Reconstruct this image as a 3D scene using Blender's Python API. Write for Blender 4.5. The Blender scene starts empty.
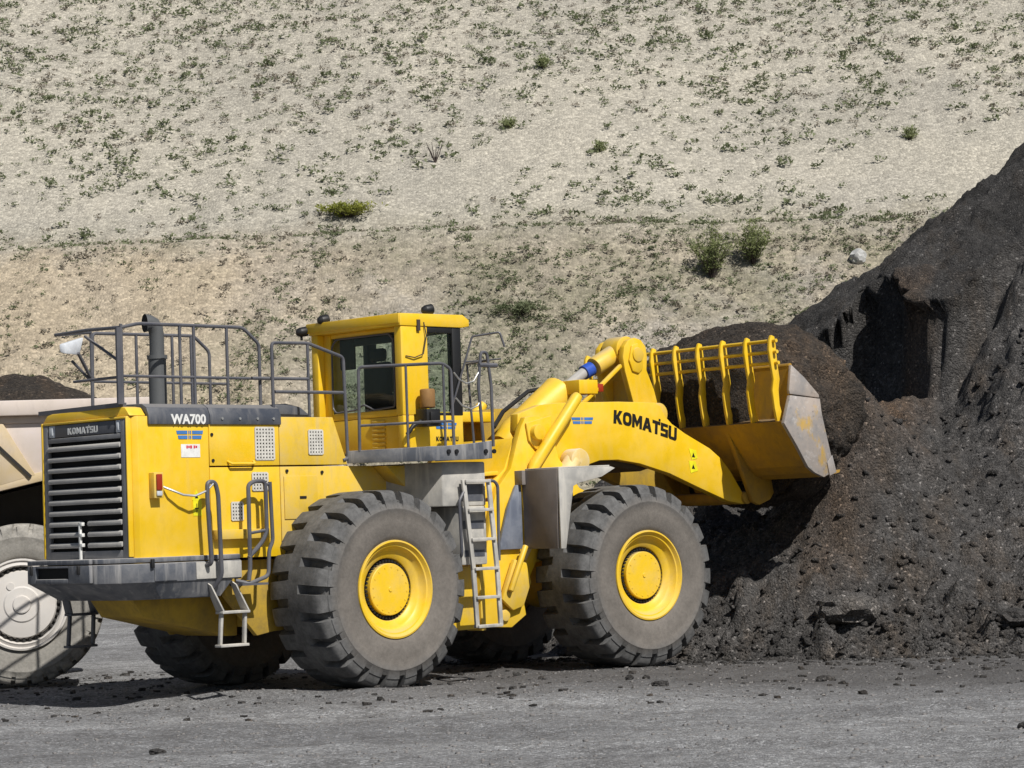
import bpy, bmesh, math, random
import numpy as np
from mathutils import Vector, Matrix, noise as mnoise
random.seed(7); rng = np.random.default_rng(7)
PI = math.pi
scene = bpy.context.scene
COL = scene.collection

# ------------------------------------------------------------------ materials
def new_mat(name):
    m = bpy.data.materials.new(name); m.use_nodes = True
    nt = m.node_tree
    return m, nt, nt.nodes['Principled BSDF']

def N(nt, t, **kw):
    n = nt.nodes.new(t)
    for k, v in kw.items():
        if k in n.inputs: n.inputs[k].default_value = v
        else: setattr(n, k, v)
    return n

def noise(nt, vec, scale, detail=6, rough=.6, stretch=None):
    if stretch:
        mp = N(nt, 'ShaderNodeMapping'); mp.inputs['Scale'].default_value = stretch
        nt.links.new(vec, mp.inputs['Vector']); vec = mp.outputs['Vector']
    n = N(nt, 'ShaderNodeTexNoise'); n.inputs['Scale'].default_value = scale
    n.inputs['Detail'].default_value = detail; n.inputs['Roughness'].default_value = rough
    nt.links.new(vec, n.inputs['Vector'])
    return n.outputs['Fac']

def ramp(nt, fac, stops):
    r = N(nt, 'ShaderNodeValToRGB'); el = r.color_ramp.elements
    while len(el) < len(stops): el.new(.5)
    for e, (p, c) in zip(el, stops):
        e.position = p; e.color = (c, c, c, 1) if isinstance(c, (int, float)) else (*c, 1)
    nt.links.new(fac, r.inputs['Fac'])
    return r.outputs['Color']

def mix(nt, fac, a, b, mode='MIX'):
    m = N(nt, 'ShaderNodeMix', data_type='RGBA', blend_type=mode)
    for sock, v in ((m.inputs['Factor'], fac), (m.inputs['A'], a), (m.inputs['B'], b)):
        pass
    def put(i, v):
        s = m.inputs[i]
        if isinstance(v, bpy.types.NodeSocket): nt.links.new(v, s)
        elif isinstance(v, (int, float)) and i != 0: s.default_value = (v, v, v, 1)
        elif i == 0: s.default_value = v
        else: s.default_value = (*v, 1)
    put(0, fac); put(6, a); put(7, b)
    return m.outputs[2]

def math_(nt, op, a, b=0.0, clamp=False):
    m = N(nt, 'ShaderNodeMath', operation=op, use_clamp=clamp)
    for i, v in enumerate((a, b)):
        if isinstance(v, bpy.types.NodeSocket): nt.links.new(v, m.inputs[i])
        else: m.inputs[i].default_value = v
    return m.outputs[0]

def bump(nt, bsdf, h, strength=.3, dist=.02):
    b = N(nt, 'ShaderNodeBump'); b.inputs['Strength'].default_value = strength
    b.inputs['Distance'].default_value = dist
    nt.links.new(h, b.inputs['Height']); nt.links.new(b.outputs['Normal'], bsdf.inputs['Normal'])

def obj_co(nt): return N(nt, 'ShaderNodeTexCoord').outputs['Object']

def paint(name, base, dust=(.42, .37, .29), amt=.35, rough=.42, streak=.3, var=.12, topdust=.5, metal=0, soot=.22):
    """painted steel: slight tone drift, blotchy dust film, vertical run marks, dust lying on upward faces"""
    m, nt, b = new_mat(name); co = obj_co(nt)
    v = ramp(nt, noise(nt, co, 1.3, 4), [(.3, 1 - var), (.7, 1 + var * .3)])
    c = mix(nt, 1.0, base, v, 'MULTIPLY')
    d1 = ramp(nt, noise(nt, co, 2.6, 8, .68), [(.42, 0), (.78, amt)])
    d2 = ramp(nt, noise(nt, co, 5.5, 5, .6, (1.6, 1.6, .16)), [(.5, 0), (.8, streak)])
    d = math_(nt, 'MAXIMUM', d1, d2)
    g = N(nt, 'ShaderNodeNewGeometry'); sx = N(nt, 'ShaderNodeSeparateXYZ')
    nt.links.new(g.outputs['Normal'], sx.inputs[0])
    up = ramp(nt, sx.outputs['Z'], [(.55, 0), (.95, topdust)])
    d = math_(nt, 'MAXIMUM', d, up)
    c = mix(nt, d, c, dust)
    ch = ramp(nt, noise(nt, co, 38, 3, .7), [(.70, 0), (.74, .5)])
    c = mix(nt, ch, c, (base[0] * .45, base[1] * .45, base[2] * .5 + .01))
    so_ = ramp(nt, noise(nt, co, 3.4, 9, .72, (1, 1, .45)), [(.53, 0), (.76, soot)])
    c = mix(nt, so_, c, (.06, .05, .04))
    nt.links.new(c, b.inputs['Base Color'])
    rr = ramp(nt, d, [(0, rough), (.5, min(1, rough + .35))])
    nt.links.new(rr, b.inputs['Roughness']); b.inputs['Metallic'].default_value = metal
    bump(nt, b, noise(nt, co, 14, 4), .05, .01)
    return m

def plain(name, c, rough=.6, metal=0, emit=None):
    m, nt, b = new_mat(name); co = obj_co(nt)
    v = ramp(nt, noise(nt, co, 9, 5), [(.3, .8), (.7, 1.08)])
    nt.links.new(mix(nt, 1.0, c, v, 'MULTIPLY'), b.inputs['Base Color'])
    b.inputs['Roughness'].default_value = rough; b.inputs['Metallic'].default_value = metal
    return m

M = {}
M['yellow'] = paint('yellow_paint', (.87, .548, .011), dust=(.60, .48, .26), amt=.30, streak=.24, topdust=.4, var=.13, soot=.16)
M['yellow_dusty'] = paint('dusty_yellow_paint', (.80, .52, .03), amt=.6, streak=.45, topdust=.7)
M['yellow_rim'] = paint('rim_yellow_paint', (.84, .54, .016), amt=.42, streak=.12, topdust=.6)
M['dark'] = paint('dark_grey_paint', (.060, .068, .088), dust=(.33, .31, .29), amt=.30, streak=.40, topdust=.5)
M['rail'] = paint('rail_grey_paint', (.075, .078, .095), dust=(.30, .28, .27), amt=.28, streak=.2, topdust=.5)
M['tank'] = paint('dusty_grey_paint', (.40, .39, .37), dust=(.66, .62, .55), amt=.9, streak=.9, topdust=.9, rough=.75, var=.3)
M['fender'] = paint('shaded_brown_grey', (.20, .175, .165), dust=(.34, .31, .28), amt=.30, streak=.35, topdust=.9, rough=.8, var=.3)  # shade of the rear-facing fender plate is put into this colour
M['bumper'] = paint('bumper_grey_paint', (.085, .094, .115), dust=(.50, .48, .46), amt=.42, streak=.75, topdust=.75, rough=.55)
M['grille'] = paint('grille_grey_paint', (.16, .165, .18), dust=(.40, .38, .35), amt=.5, streak=.4, topdust=.8)
M['innerfender'] = paint('blue_grey_paint', (.13, .15, .20), dust=(.40, .42, .46), amt=.5, streak=.6, topdust=.8)
M['black'] = plain('black_plastic', (.012, .012, .013), .5)
M['void'] = plain('opening_black', (.004, .004, .004), .9)  # near-black sheets painted for the unlit inside of openings
M['louver'] = paint('louvre_grey_paint', (.34, .33, .32), dust=(.52, .50, .46), amt=.8, streak=.3, topdust=.9)
M['exhaust'] = paint('exhaust_steel', (.10, .105, .11), dust=(.02, .02, .02), amt=.35, streak=.5, topdust=0, rough=.6)
M['white'] = plain('white_lettering', (.78, .78, .76), .5)
M['blackletter'] = plain('black_lettering', (.010, .009, .007), .5)
M['blue'] = plain('blue_stripe', (.06, .20, .52), .5)
M['blue_band'] = plain('blue_band', (.03, .09, .45), .35)
M['red'] = plain('red_lens', (.34, .035, .012), .25)
M['redletter'] = plain('red_lettering', (.65, .02, .05), .5)
M['lemon'] = plain('lemon_warning_label', (.85, .78, .02), .45)
M['pale_steel'] = plain('pale_steel', (.48, .48, .47), .4, .6)
M['paleyellow'] = paint('chalky_yellow_paint', (.70, .50, .16), dust=(.66, .60, .48), amt=.9, streak=.5, topdust=.9)
M['shaded_yellow'] = paint('shaded_dirty_yellow', (.50, .32, .03), dust=(.10, .085, .065), amt=.85, streak=.6, topdust=.7, rough=.7)  # dirt plus painted shade, for the rear chassis and far boom arm
M['arch_shade'] = paint('arch_shade_brown', (.075, .050, .022), dust=(.05, .04, .03), amt=.7, streak=.3, topdust=.3, rough=.6)  # shade under the boom arch, painted as near-black brown
M['rust'] = paint('rusty_brown_paint', (.30, .16, .05), dust=(.10, .05, .03), amt=.8, streak=.6, topdust=.2, rough=.7)
M['lens'] = plain('lamp_lens', (.55, .58, .62), .12)
M['mirror'] = plain('mirror_housing', (.72, .75, .80), .25)
M['vent'] = plain('vent_mesh', (.62, .60, .55), .6)
M['cabtrim'] = plain('cab_interior', (.035, .035, .038), .8)
M['seat'] = plain('seat_fabric', (.03, .032, .04), .9)
def worn_plate():
    m, nt, b = new_mat('worn_bucket_steel'); co = obj_co(nt)
    n1 = noise(nt, co, 2.2, 8, .7); n2 = noise(nt, co, 1.7, 7, .65, (1, 1, .6)); n3 = noise(nt, co, 14, 5, .7)
    c = mix(nt, ramp(nt, n1, [(.38, 0), (.62, 1)]), (.30, .285, .28), (.47, .40, .35))
    c = mix(nt, ramp(nt, n2, [(.575, 0), (.64, .8)]), c, (.62, .38, .05))
    c = mix(nt, ramp(nt, noise(nt, co, 6, 8, .75), [(.56, 0), (.70, .8)]), c, (.60, .57, .55))
    c = mix(nt, ramp(nt, n3, [(.58, 0), (.72, .6)]), c, (.12, .09, .07))
    nt.links.new(c, b.inputs['Base Color']); b.inputs['Roughness'].default_value = .5; b.inputs['Metallic'].default_value = .15
    bump(nt, b, n3, .12, .01)
    return m
M['bucketsteel'] = worn_plate()
M['bucket'] = paint('bucket_yellow_paint', (.52, .29, .016), dust=(.13, .10, .075), amt=.7, streak=.6, topdust=.85, rough=.55)
M['truckbody'] = paint('faded_truck_paint', (.62, .54, .48), dust=(.62, .55, .54), amt=.95, streak=.4, topdust=.5, rough=.7)
M['truckyellow'] = paint('dusty_truck_yellow', (.60, .47, .28), dust=(.57, .50, .47), amt=.75, streak=.35, topdust=.4, rough=.7)
M['truckrim'] = paint('pale_truck_rim', (.66, .63, .60), dust=(.5, .45, .40), amt=.5, streak=.1, topdust=.4, rough=.7)
M['truckdark'] = plain('truck_underside', (.03, .028, .026), .9)

def glass_mat(name, tint, refl=.10, dens=.45):
    m = bpy.data.materials.new(name); m.use_nodes = True; nt = m.node_tree
    nt.nodes.clear()
    out = N(nt, 'ShaderNodeOutputMaterial'); t = N(nt, 'ShaderNodeBsdfTransparent'); g = N(nt, 'ShaderNodeBsdfGlossy')
    t.inputs['Color'].default_value = (*tint, 1); g.inputs['Roughness'].default_value = .02
    lw = N(nt, 'ShaderNodeLayerWeight'); lw.inputs['Blend'].default_value = .35
    mx = N(nt, 'ShaderNodeMixShader')
    f = math_(nt, 'ADD', math_(nt, 'MULTIPLY', math_(nt, 'POWER', lw.outputs['Facing'], 4), .5), refl * .25)
    nt.links.new(f, mx.inputs[0]); nt.links.new(t.outputs[0], mx.inputs[1]); nt.links.new(g.outputs[0], mx.inputs[2])
    nt.links.new(mx.outputs[0], out.inputs[0])
    return m
M['glass'] = glass_mat('tinted_glass', (.82, .87, .84))

def tyre_mat(name, tread, side, rad):
    m, nt, b = new_mat(name); co = obj_co(nt)
    sp = N(nt, 'ShaderNodeSeparateXYZ'); nt.links.new(co, sp.inputs[0])
    r2 = math_(nt, 'SQRT', math_(nt, 'ADD', math_(nt, 'POWER', sp.outputs['X'], 2), math_(nt, 'POWER', sp.outputs['Z'], 2)))
    n1 = noise(nt, co, 4, 8, .65)
    rr = math_(nt, 'ADD', r2, math_(nt, 'MULTIPLY', math_(nt, 'SUBTRACT', n1, .5), .16 * rad))
    k = ramp(nt, math_(nt, 'DIVIDE', rr, rad), [(.74, 0), (.88, 1)])
    n2 = noise(nt, co, 3.0, 8, .7); n3 = noise(nt, co, 30, 4, .7)
    s = mix(nt, ramp(nt, n2, [(.3, .0), (.75, 1)]), [x * .75 for x in side], [x * 1.2 for x in side])
    t = mix(nt, ramp(nt, noise(nt, co, 7, 8, .7), [(.35, 0), (.7, 1)]), [x * .65 for x in tread], [x * 1.45 for x in tread])
    c = mix(nt, k, s, t)
    c = mix(nt, 1.0, c, ramp(nt, n3, [(.3, .82), (.7, 1.12)]), 'MULTIPLY')
    nt.links.new(c, b.inputs['Base Color']); b.inputs['Roughness'].default_value = .85
    bump(nt, b, n3, .25, .012)
    return m
M['tyre'] = tyre_mat('worn_loader_tyre', (.108, .107, .107), (.165, .148, .132), 1.18)
M['tyre_pale'] = tyre_mat('dusty_truck_tyre', (.30, .285, .26), (.29, .275, .25), 1.05)

# ------------------------------------------------------------------ terrain materials
def gravel_mat():
    m, nt, b = new_mat('quarry_gravel'); co = obj_co(nt)
    big = noise(nt, co, .22, 5, .6, (.55, 1.6, 1)); mid = noise(nt, co, 2.2, 8, .75); fine = noise(nt, co, 26, 5, .75)
    c = mix(nt, ramp(nt, big, [(.36, 0), (.62, 1)]), (.242, .243, .250), (.362, .363, .370))
    c = mix(nt, ramp(nt, mid, [(.35, .55), (.6, 0)]), c, (.065, .06, .058))
    vo = N(nt, 'ShaderNodeTexVoronoi'); vo.inputs['Scale'].default_value = 44; nt.links.new(co, vo.inputs['Vector'])
    sp = N(nt, 'ShaderNodeSeparateColor'); nt.links.new(vo.outputs['Color'], sp.inputs[0])
    c = mix(nt, 1.0, c, ramp(nt, sp.outputs['Red'], [(0, .62), (.75, 1.05), (.97, 1.75)]), 'MULTIPLY')
    c = mix(nt, 1.0, c, ramp(nt, fine, [(.25, .6), (.75, 1.35)]), 'MULTIPLY')
    # darker spilt spoil along the working face and pale dry wheel tracks
    sxyz = N(nt, 'ShaderNodeSeparateXYZ'); nt.links.new(co, sxyz.inputs[0])
    dd = math_(nt, 'ADD', sxyz.outputs['Y'], math_(nt, 'MULTIPLY', math_(nt, 'SUBTRACT', mid, .5), 3.2))
    dd = math_(nt, 'ADD', dd, math_(nt, 'MULTIPLY', sxyz.outputs['X'], .30))
    sp_f = ramp(nt, math_(nt, 'MULTIPLY', math_(nt, 'SUBTRACT', dd, 26), .05), [(.05, 0), (.22, .72)])
    sp_f = math_(nt, 'MULTIPLY', sp_f, ramp(nt, math_(nt, 'MULTIPLY', math_(nt, 'ADD', sxyz.outputs['X'], 10), .1), [(.55, 0), (.85, 1)]))
    c = mix(nt, sp_f, c, mix(nt, fine, (.022, .02, .019), (.11, .10, .095)))
    nt.links.new(c, b.inputs['Base Color']); b.inputs['Roughness'].default_value = .95
    h = math_(nt, 'ADD', math_(nt, 'MULTIPLY', vo.outputs['Distance'], -.6), math_(nt, 'ADD', fine, mid))
    bump(nt, b, h, .9, .035)
    return m

def spoil_mat(name, dark=(.050, .046, .044), lite=(.150, .142, .137), brown=(.115, .088, .065), heap=False):
    m, nt, b = new_mat(name); co = obj_co(nt)
    n1 = noise(nt, co, .55, 6, .62); n2 = noise(nt, co, 5, 8, .75); n3 = noise(nt, co, 34, 4, .75)
    st = noise(nt, co, 1.5, 6, .65, (1.4, .5, .5))
    c = mix(nt, ramp(nt, n2, [(.32, 0), (.72, 1)]), dark, lite)
    c = mix(nt, ramp(nt, st, [(.50, 0), (.68, .65)]), c, brown)
    if heap:      # undug flank painted darker for its shade; the loose slide is brown earth
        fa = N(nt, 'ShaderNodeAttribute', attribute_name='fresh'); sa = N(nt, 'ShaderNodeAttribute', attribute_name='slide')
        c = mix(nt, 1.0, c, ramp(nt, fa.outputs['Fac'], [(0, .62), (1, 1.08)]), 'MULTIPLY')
        sl = math_(nt, 'MULTIPLY', sa.outputs['Fac'], ramp(nt, noise(nt, co, 1.8, 7, .7, (1.6, .5, .6)), [(.32, .25), (.62, 1)]))
        c = mix(nt, sl, c, mix(nt, n3, (.09, .056, .034), (.21, .14, .09)))
    c = mix(nt, 1.0, c, ramp(nt, n1, [(.32, .72), (.68, 1.25)]), 'MULTIPLY')
    vo = N(nt, 'ShaderNodeTexVoronoi'); vo.inputs['Scale'].default_value = 30; nt.links.new(co, vo.inputs['Vector'])
    sp = N(nt, 'ShaderNodeSeparateColor'); nt.links.new(vo.outputs['Color'], sp.inputs[0])
    c = mix(nt, 1.0, c, ramp(nt, sp.outputs['Red'], [(0, .55), (.8, 1.15), (.97, 1.6), (.985, 3.0)]), 'MULTIPLY')
    c = mix(nt, 1.0, c, ramp(nt, n3, [(.25, .6), (.75, 1.35)]), 'MULTIPLY')
    nt.links.new(c, b.inputs['Base Color']); b.inputs['Roughness'].default_value = .95
    h = math_(nt, 'ADD', math_(nt, 'MULTIPLY', vo.outputs['Distance'], -.8), math_(nt, 'ADD', n3, math_(nt, 'MULTIPLY', n2, 2.0)))
    bump(nt, b, h, 1.0, .06)
    return m

def hill_mat():
    m, nt, b = new_mat('pale_quarry_slope'); co = obj_co(nt)
    sxyz = N(nt, 'ShaderNodeSeparateXYZ'); nt.links.new(co, sxyz.inputs[0])
    n1 = noise(nt, co, .16, 6, .6); n2 = noise(nt, co, 1.1, 8, .7); n3 = noise(nt, co, 9, 5, .75)
    vo = N(nt, 'ShaderNodeTexVoronoi'); vo.inputs['Scale'].default_value = 12; nt.links.new(co, vo.inputs['Vector'])
    sp = N(nt, 'ShaderNodeSeparateColor'); nt.links.new(vo.outputs['Color'], sp.inputs[0])
    up = mix(nt, ramp(nt, n1, [(.35, 0), (.65, 1)]), (.375, .35, .297), (.445, .412, .345))
    lo = mix(nt, ramp(nt, n2, [(.35, 0), (.65, 1)]), (.27, .238, .190), (.42, .368, .285))
    zz = math_(nt, 'ADD', sxyz.outputs['Z'], math_(nt, 'MULTIPLY', math_(nt, 'SUBTRACT', n2, .5), 2.0))
    c = mix(nt, ramp(nt, math_(nt, 'MULTIPLY', zz, .05), [(.50, 0), (.58, 1)]), lo, up)
    # greyer washed fines in the middle of the lower bank
    gx = ramp(nt, noise(nt, co, .22, 5, .65), [(.50, 0), (.62, .6)])
    gx = math_(nt, 'MULTIPLY', gx, ramp(nt, math_(nt, 'MULTIPLY', zz, .05), [(.50, 1), (.60, .25)]))
    c = mix(nt, gx, c, (.33, .31, .285))
    wt = ramp(nt, math_(nt, 'MULTIPLY', math_(nt, 'ADD', sxyz.outputs['X'], 14), .05), [(.25, .75), (.55, 0)])
    wt = math_(nt, 'MULTIPLY', wt, ramp(nt, math_(nt, 'MULTIPLY', zz, .05), [(.50, 1), (.56, .0)]))
    c = mix(nt, wt, c, mix(nt, n2, (.36, .29, .20), (.50, .42, .31)))
    # thin mossy ground cover in patches on the lower bank, thinner on the warm sandy left end
    ms = math_(nt, 'ADD', noise(nt, co, .30, 7, .7), math_(nt, 'MULTIPLY', ramp(nt, math_(nt, 'MULTIPLY', math_(nt, 'ADD', sxyz.outputs['X'], 14), .05), [(.1, 0), (.6, 1)]), .10))
    mz = ramp(nt, math_(nt, 'MULTIPLY', zz, .05), [(.50, 1), (.60, .0)])
    c = mix(nt, math_(nt, 'MULTIPLY', math_(nt, 'MULTIPLY', ramp(nt, ms, [(.52, 0), (.70, .72)]), mz), ramp(nt, n3, [(.35, .4), (.6, 1)])), c, (.19, .183, .12))
    c = mix(nt, 1.0, c, ramp(nt, sp.outputs['Red'], [(0, .72), (.7, 1.03), (1, 1.32)]), 'MULTIPLY')
    c = mix(nt, 1.0, c, ramp(nt, n3, [(.25, .84), (.75, 1.13)]), 'MULTIPLY')
    nt.links.new(c, b.inputs['Base Color']); b.inputs['Roughness'].default_value = 1
    h = math_(nt, 'ADD', math_(nt, 'MULTIPLY', vo.outputs['Distance'], -1.0), math_(nt, 'ADD', n3, n2))
    bump(nt, b, h, .55, .08)
    return m

def leaf_mat(name, c1, c2):
    m, nt, b = new_mat(name); co = obj_co(nt)
    nt.links.new(mix(nt, ramp(nt, noise(nt, co, 1.7, 5, .7), [(.35, 0), (.65, 1)]), c1, c2), b.inputs['Base Color'])
    b.inputs['Roughness'].default_value = .75
    tr = N(nt, 'ShaderNodeBsdfTranslucent'); nt.links.new(b.inputs['Base Color'].links[0].from_socket, tr.inputs['Color'])
    ms = N(nt, 'ShaderNodeMixShader'); ms.inputs[0].default_value = .35; out = [n for n in nt.nodes if n.type == 'OUTPUT_MATERIAL'][0]
    nt.links.new(b.outputs[0], ms.inputs[1]); nt.links.new(tr.outputs[0], ms.inputs[2]); nt.links.new(ms.outputs[0], out.inputs['Surface'])
    return m
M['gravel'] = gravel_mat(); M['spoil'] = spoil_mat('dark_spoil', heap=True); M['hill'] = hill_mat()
M['load'] = spoil_mat('loose_spoil', (.032, .025, .020), (.10, .078, .060), (.135, .088, .054))
M['crumb'] = spoil_mat('spoil_crumb', (.04, .037, .035), (.12, .113, .108)); M['stone'] = spoil_mat('dark_stone', (.05, .046, .044), (.13, .122, .118), (.10, .075, .055))
M['boulder'] = spoil_mat('grey_boulder', (.11, .10, .095), (.20, .19, .18), (.14, .12, .10)); M['pebble'] = plain('grey_pebble', (.20, .19, .185), .9)
M['rockwhite'] = plain('pale_rock', (.46, .46, .45), .95)
M['weed'] = leaf_mat('slope_weed', (.125, .155, .075), (.21, .235, .13))
M['weedpurple'] = leaf_mat('dry_weed', (.21, .185, .145), (.29, .255, .20))
M['bush'] = leaf_mat('bush_leaf', (.19, .225, .085), (.27, .30, .13))
M['grassy'] = leaf_mat('yellow_green_leaf', (.22, .25, .03), (.30, .31, .06))
M['grassbush'] = leaf_mat('fresh_weed_leaf', (.22, .26, .11), (.32, .35, .18))
M['twig'] = plain('dry_twig', (.06, .045, .04), .9)

# ------------------------------------------------------------------ mesh helper
class MB:
    def __init__(s): s.bm = bmesh.new()
    def prism(s, poly, a, b, axis='y', shift=(0, 0)):
        """extrude a polygon; axis y: poly is (x,z); axis x: (y,z); axis z: (x,y)"""
        def mk(p, t):
            if axis == 'y': return (p[0], t, p[1])
            if axis == 'x': return (t, p[0], p[1])
            return (p[0], p[1], t)
        v0 = [s.bm.verts.new(mk(p, a)) for p in poly]
        v1 = [s.bm.verts.new(mk((p[0] + shift[0], p[1] + shift[1]), b)) for p in poly]
        n = len(poly)
        s.bm.faces.new(v0); s.bm.faces.new(v1[::-1])
        for i in range(n): s.bm.faces.new((v0[i], v1[i], v1[(i + 1) % n], v0[(i + 1) % n]))
        return s
    def box(s, x0, x1, y0, y1, z0, z1):
        return s.prism([(x0, z0), (x1, z0), (x1, z1), (x0, z1)], y0, y1)
    def hexa(s, P):
        """P: 4 bottom + 4 top corners"""
        v = [s.bm.verts.new(p) for p in P]
        for f in ((0, 1, 2, 3), (7, 6, 5, 4), (0, 4, 5, 1), (1, 5, 6, 2), (2, 6, 7, 3), (3, 7, 4, 0)):
            s.bm.faces.new([v[i] for i in f])
        return s
    def bar(s, p, q, w, h, up=(0, 0, 1)):
        p, q = Vector(p), Vector(q); d = (q - p).normalized(); u = Vector(up)
        if abs(d.dot(u)) > .95: u = Vector((1, 0, 0))
        a = d.cross(u).normalized(); c = a.cross(d).normalized()
        a *= w / 2; c *= h / 2
        return s.hexa([p - a - c, p + a - c, p + a + c, p - a + c, q - a - c, q + a - c, q + a + c, q - a + c])
    def tube(s, pts, r, seg=10, bend=0, closed=False, caps=True):
        pts = [Vector(p) for p in pts]
        if bend > 0 and len(pts) > 2 and not isinstance(r, (list, tuple)):
            o = [pts[0]]
            for i in range(1, len(pts) - 1):
                a, b_, c = pts[i - 1], pts[i], pts[i + 1]
                t = min(bend, (a - b_).length * .45, (c - b_).length * .45)
                p0 = b_ + (a - b_).normalized() * t; p1 = b_ + (c - b_).normalized() * t
                for k in range(6):
                    u = k / 5; o.append(p0 * (1 - u) ** 2 + b_ * 2 * u * (1 - u) + p1 * u * u)
            o.append(pts[-1]); pts = o
        rs = r if isinstance(r, (list, tuple)) else [r] * len(pts)
        rings = []; ref = None
        for i, p in enumerate(pts):
            if i == 0: d = pts[1] - p
            elif i == len(pts) - 1: d = p - pts[i - 1]
            else: d = (pts[i + 1] - p).normalized() + (p - pts[i - 1]).normalized()
            d.normalize()
            if ref is None:
                ref = d.cross(Vector((0, 0, 1)) if abs(d.z) < .9 else Vector((1, 0, 0))).normalized()
            ref = (ref - d * ref.dot(d)).normalized(); up = d.cross(ref)
            rings.append([s.bm.verts.new(p + (ref * math.cos(2 * PI * k / seg) + up * math.sin(2 * PI * k / seg)) * rs[i]) for k in range(seg)])
        for a, b_ in zip(rings, rings[1:]):
            for k in range(seg): s.bm.faces.new((a[k], a[(k + 1) % seg], b_[(k + 1) % seg], b_[k]))
        if caps:
            s.bm.faces.new(rings[0][::-1]); s.bm.faces.new(rings[-1])
        return s
    def lathe(s, prof, c=(0, 0, 0), seg=64):
        """prof: list of (radius, y) turned about the y axis"""
        rings = []
        for r, y in prof:
            if r < 1e-5: rings.append([s.bm.verts.new((c[0], c[1] + y, c[2]))])
            else: rings.append([s.bm.verts.new((c[0] + r * math.cos(2 * PI * k / seg), c[1] + y, c[2] + r * math.sin(2 * PI * k / seg))) for k in range(seg)])
        for a, b_ in zip(rings, rings[1:]):
            for k in range(seg):
                k2 = (k + 1) % seg
                if len(a) == 1 and len(b_) > 1: s.bm.faces.new((a[0], b_[k2], b_[k]))
                elif len(b_) == 1 and len(a) > 1: s.bm.faces.new((a[k], a[k2], b_[0]))
                elif len(a) > 1: s.bm.faces.new((a[k], a[k2], b_[k2], b_[k]))
        return s
    def cyl_y(s, c, r, y0, y1, seg=28):
        return s.lathe([(0, y0), (r, y0), (r, y1), (0, y1)], (c[0], 0, c[1]), seg)
    def build(s, name, m, parent=None, bevel=.008, segs=2, smooth=True, xf=None, angle=35):
        bm = s.bm
        bmesh.ops.recalc_face_normals(bm, faces=bm.faces)
        if bevel > 0:
            ed = [e for e in bm.edges if len(e.link_faces) == 2 and e.calc_face_angle(0) > math.radians(28)]
            if ed: bmesh.ops.bevel(bm, geom=ed, offset=bevel, segments=segs, affect='EDGES', clamp_overlap=True, profile=.5)
        if xf is not None: bm.transform(xf)
        me = bpy.data.meshes.new(name); bm.to_mesh(me); bm.free()
        me.materials.append(m)
        if smooth:
            me.polygons.foreach_set('use_smooth', [True] * len(me.polygons)); me.set_sharp_from_angle(angle=math.radians(angle))
        return link(name, me, parent)

def link(name, me, parent=None):
    o = bpy.data.objects.new(name, me); COL.objects.link(o)
    if parent: o.parent = parent
    return o
def empty(name, loc=(0, 0, 0), rz=0, parent=None):
    o = bpy.data.objects.new(name, None); COL.objects.link(o); o.empty_display_size = .3
    o.location = loc; o.rotation_euler = (0, 0, rz)
    if parent: o.parent = parent
    return o
def tag(o, label=None, cat=None, group=None, kind=None):
    for k, v in (('label', label), ('category', cat), ('group', group), ('kind', kind)):
        if v: o[k] = v
    return o
def copy_tree(o, parent=None):
    c = o.copy(); COL.objects.link(c)
    if parent: c.parent = parent
    for ch in list(o.children): copy_tree(ch, c)
    return c
def mesh_np(name, V, F, m, parent=None, smooth=True):
    me = bpy.data.meshes.new(name)
    V = np.asarray(V, np.float32); F = np.asarray(F, np.int32); k = F.shape[1]
    me.vertices.add(len(V)); me.vertices.foreach_set('co', V.ravel())
    me.loops.add(F.size); me.loops.foreach_set('vertex_index', F.ravel())
    me.polygons.add(len(F)); me.polygons.foreach_set('loop_start', np.arange(0, F.size, k, dtype=np.int32))
    if smooth: me.polygons.foreach_set('use_smooth', np.ones(len(F), bool))
    me.update(calc_edges=True); me.validate()
    me.materials.append(m)
    return link(name, me, parent)
def text_mb(body, size, mtx, bold=.02, depth=.004, spacing=1.0):
    cu = bpy.data.curves.new('lettering', 'FONT'); cu.body = body; cu.size = size; cu.offset = bold * size
    cu.extrude = depth; cu.space_character = spacing; cu.resolution_u = 3
    o = bpy.data.objects.new('lettering', cu); COL.objects.link(o)
    me = o.to_mesh(); b = MB(); b.bm.from_mesh(me); o.to_mesh_clear()
    b.bm.transform(mtx)
    bpy.data.objects.remove(o); bpy.data.curves.remove(cu)
    return b
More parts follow.
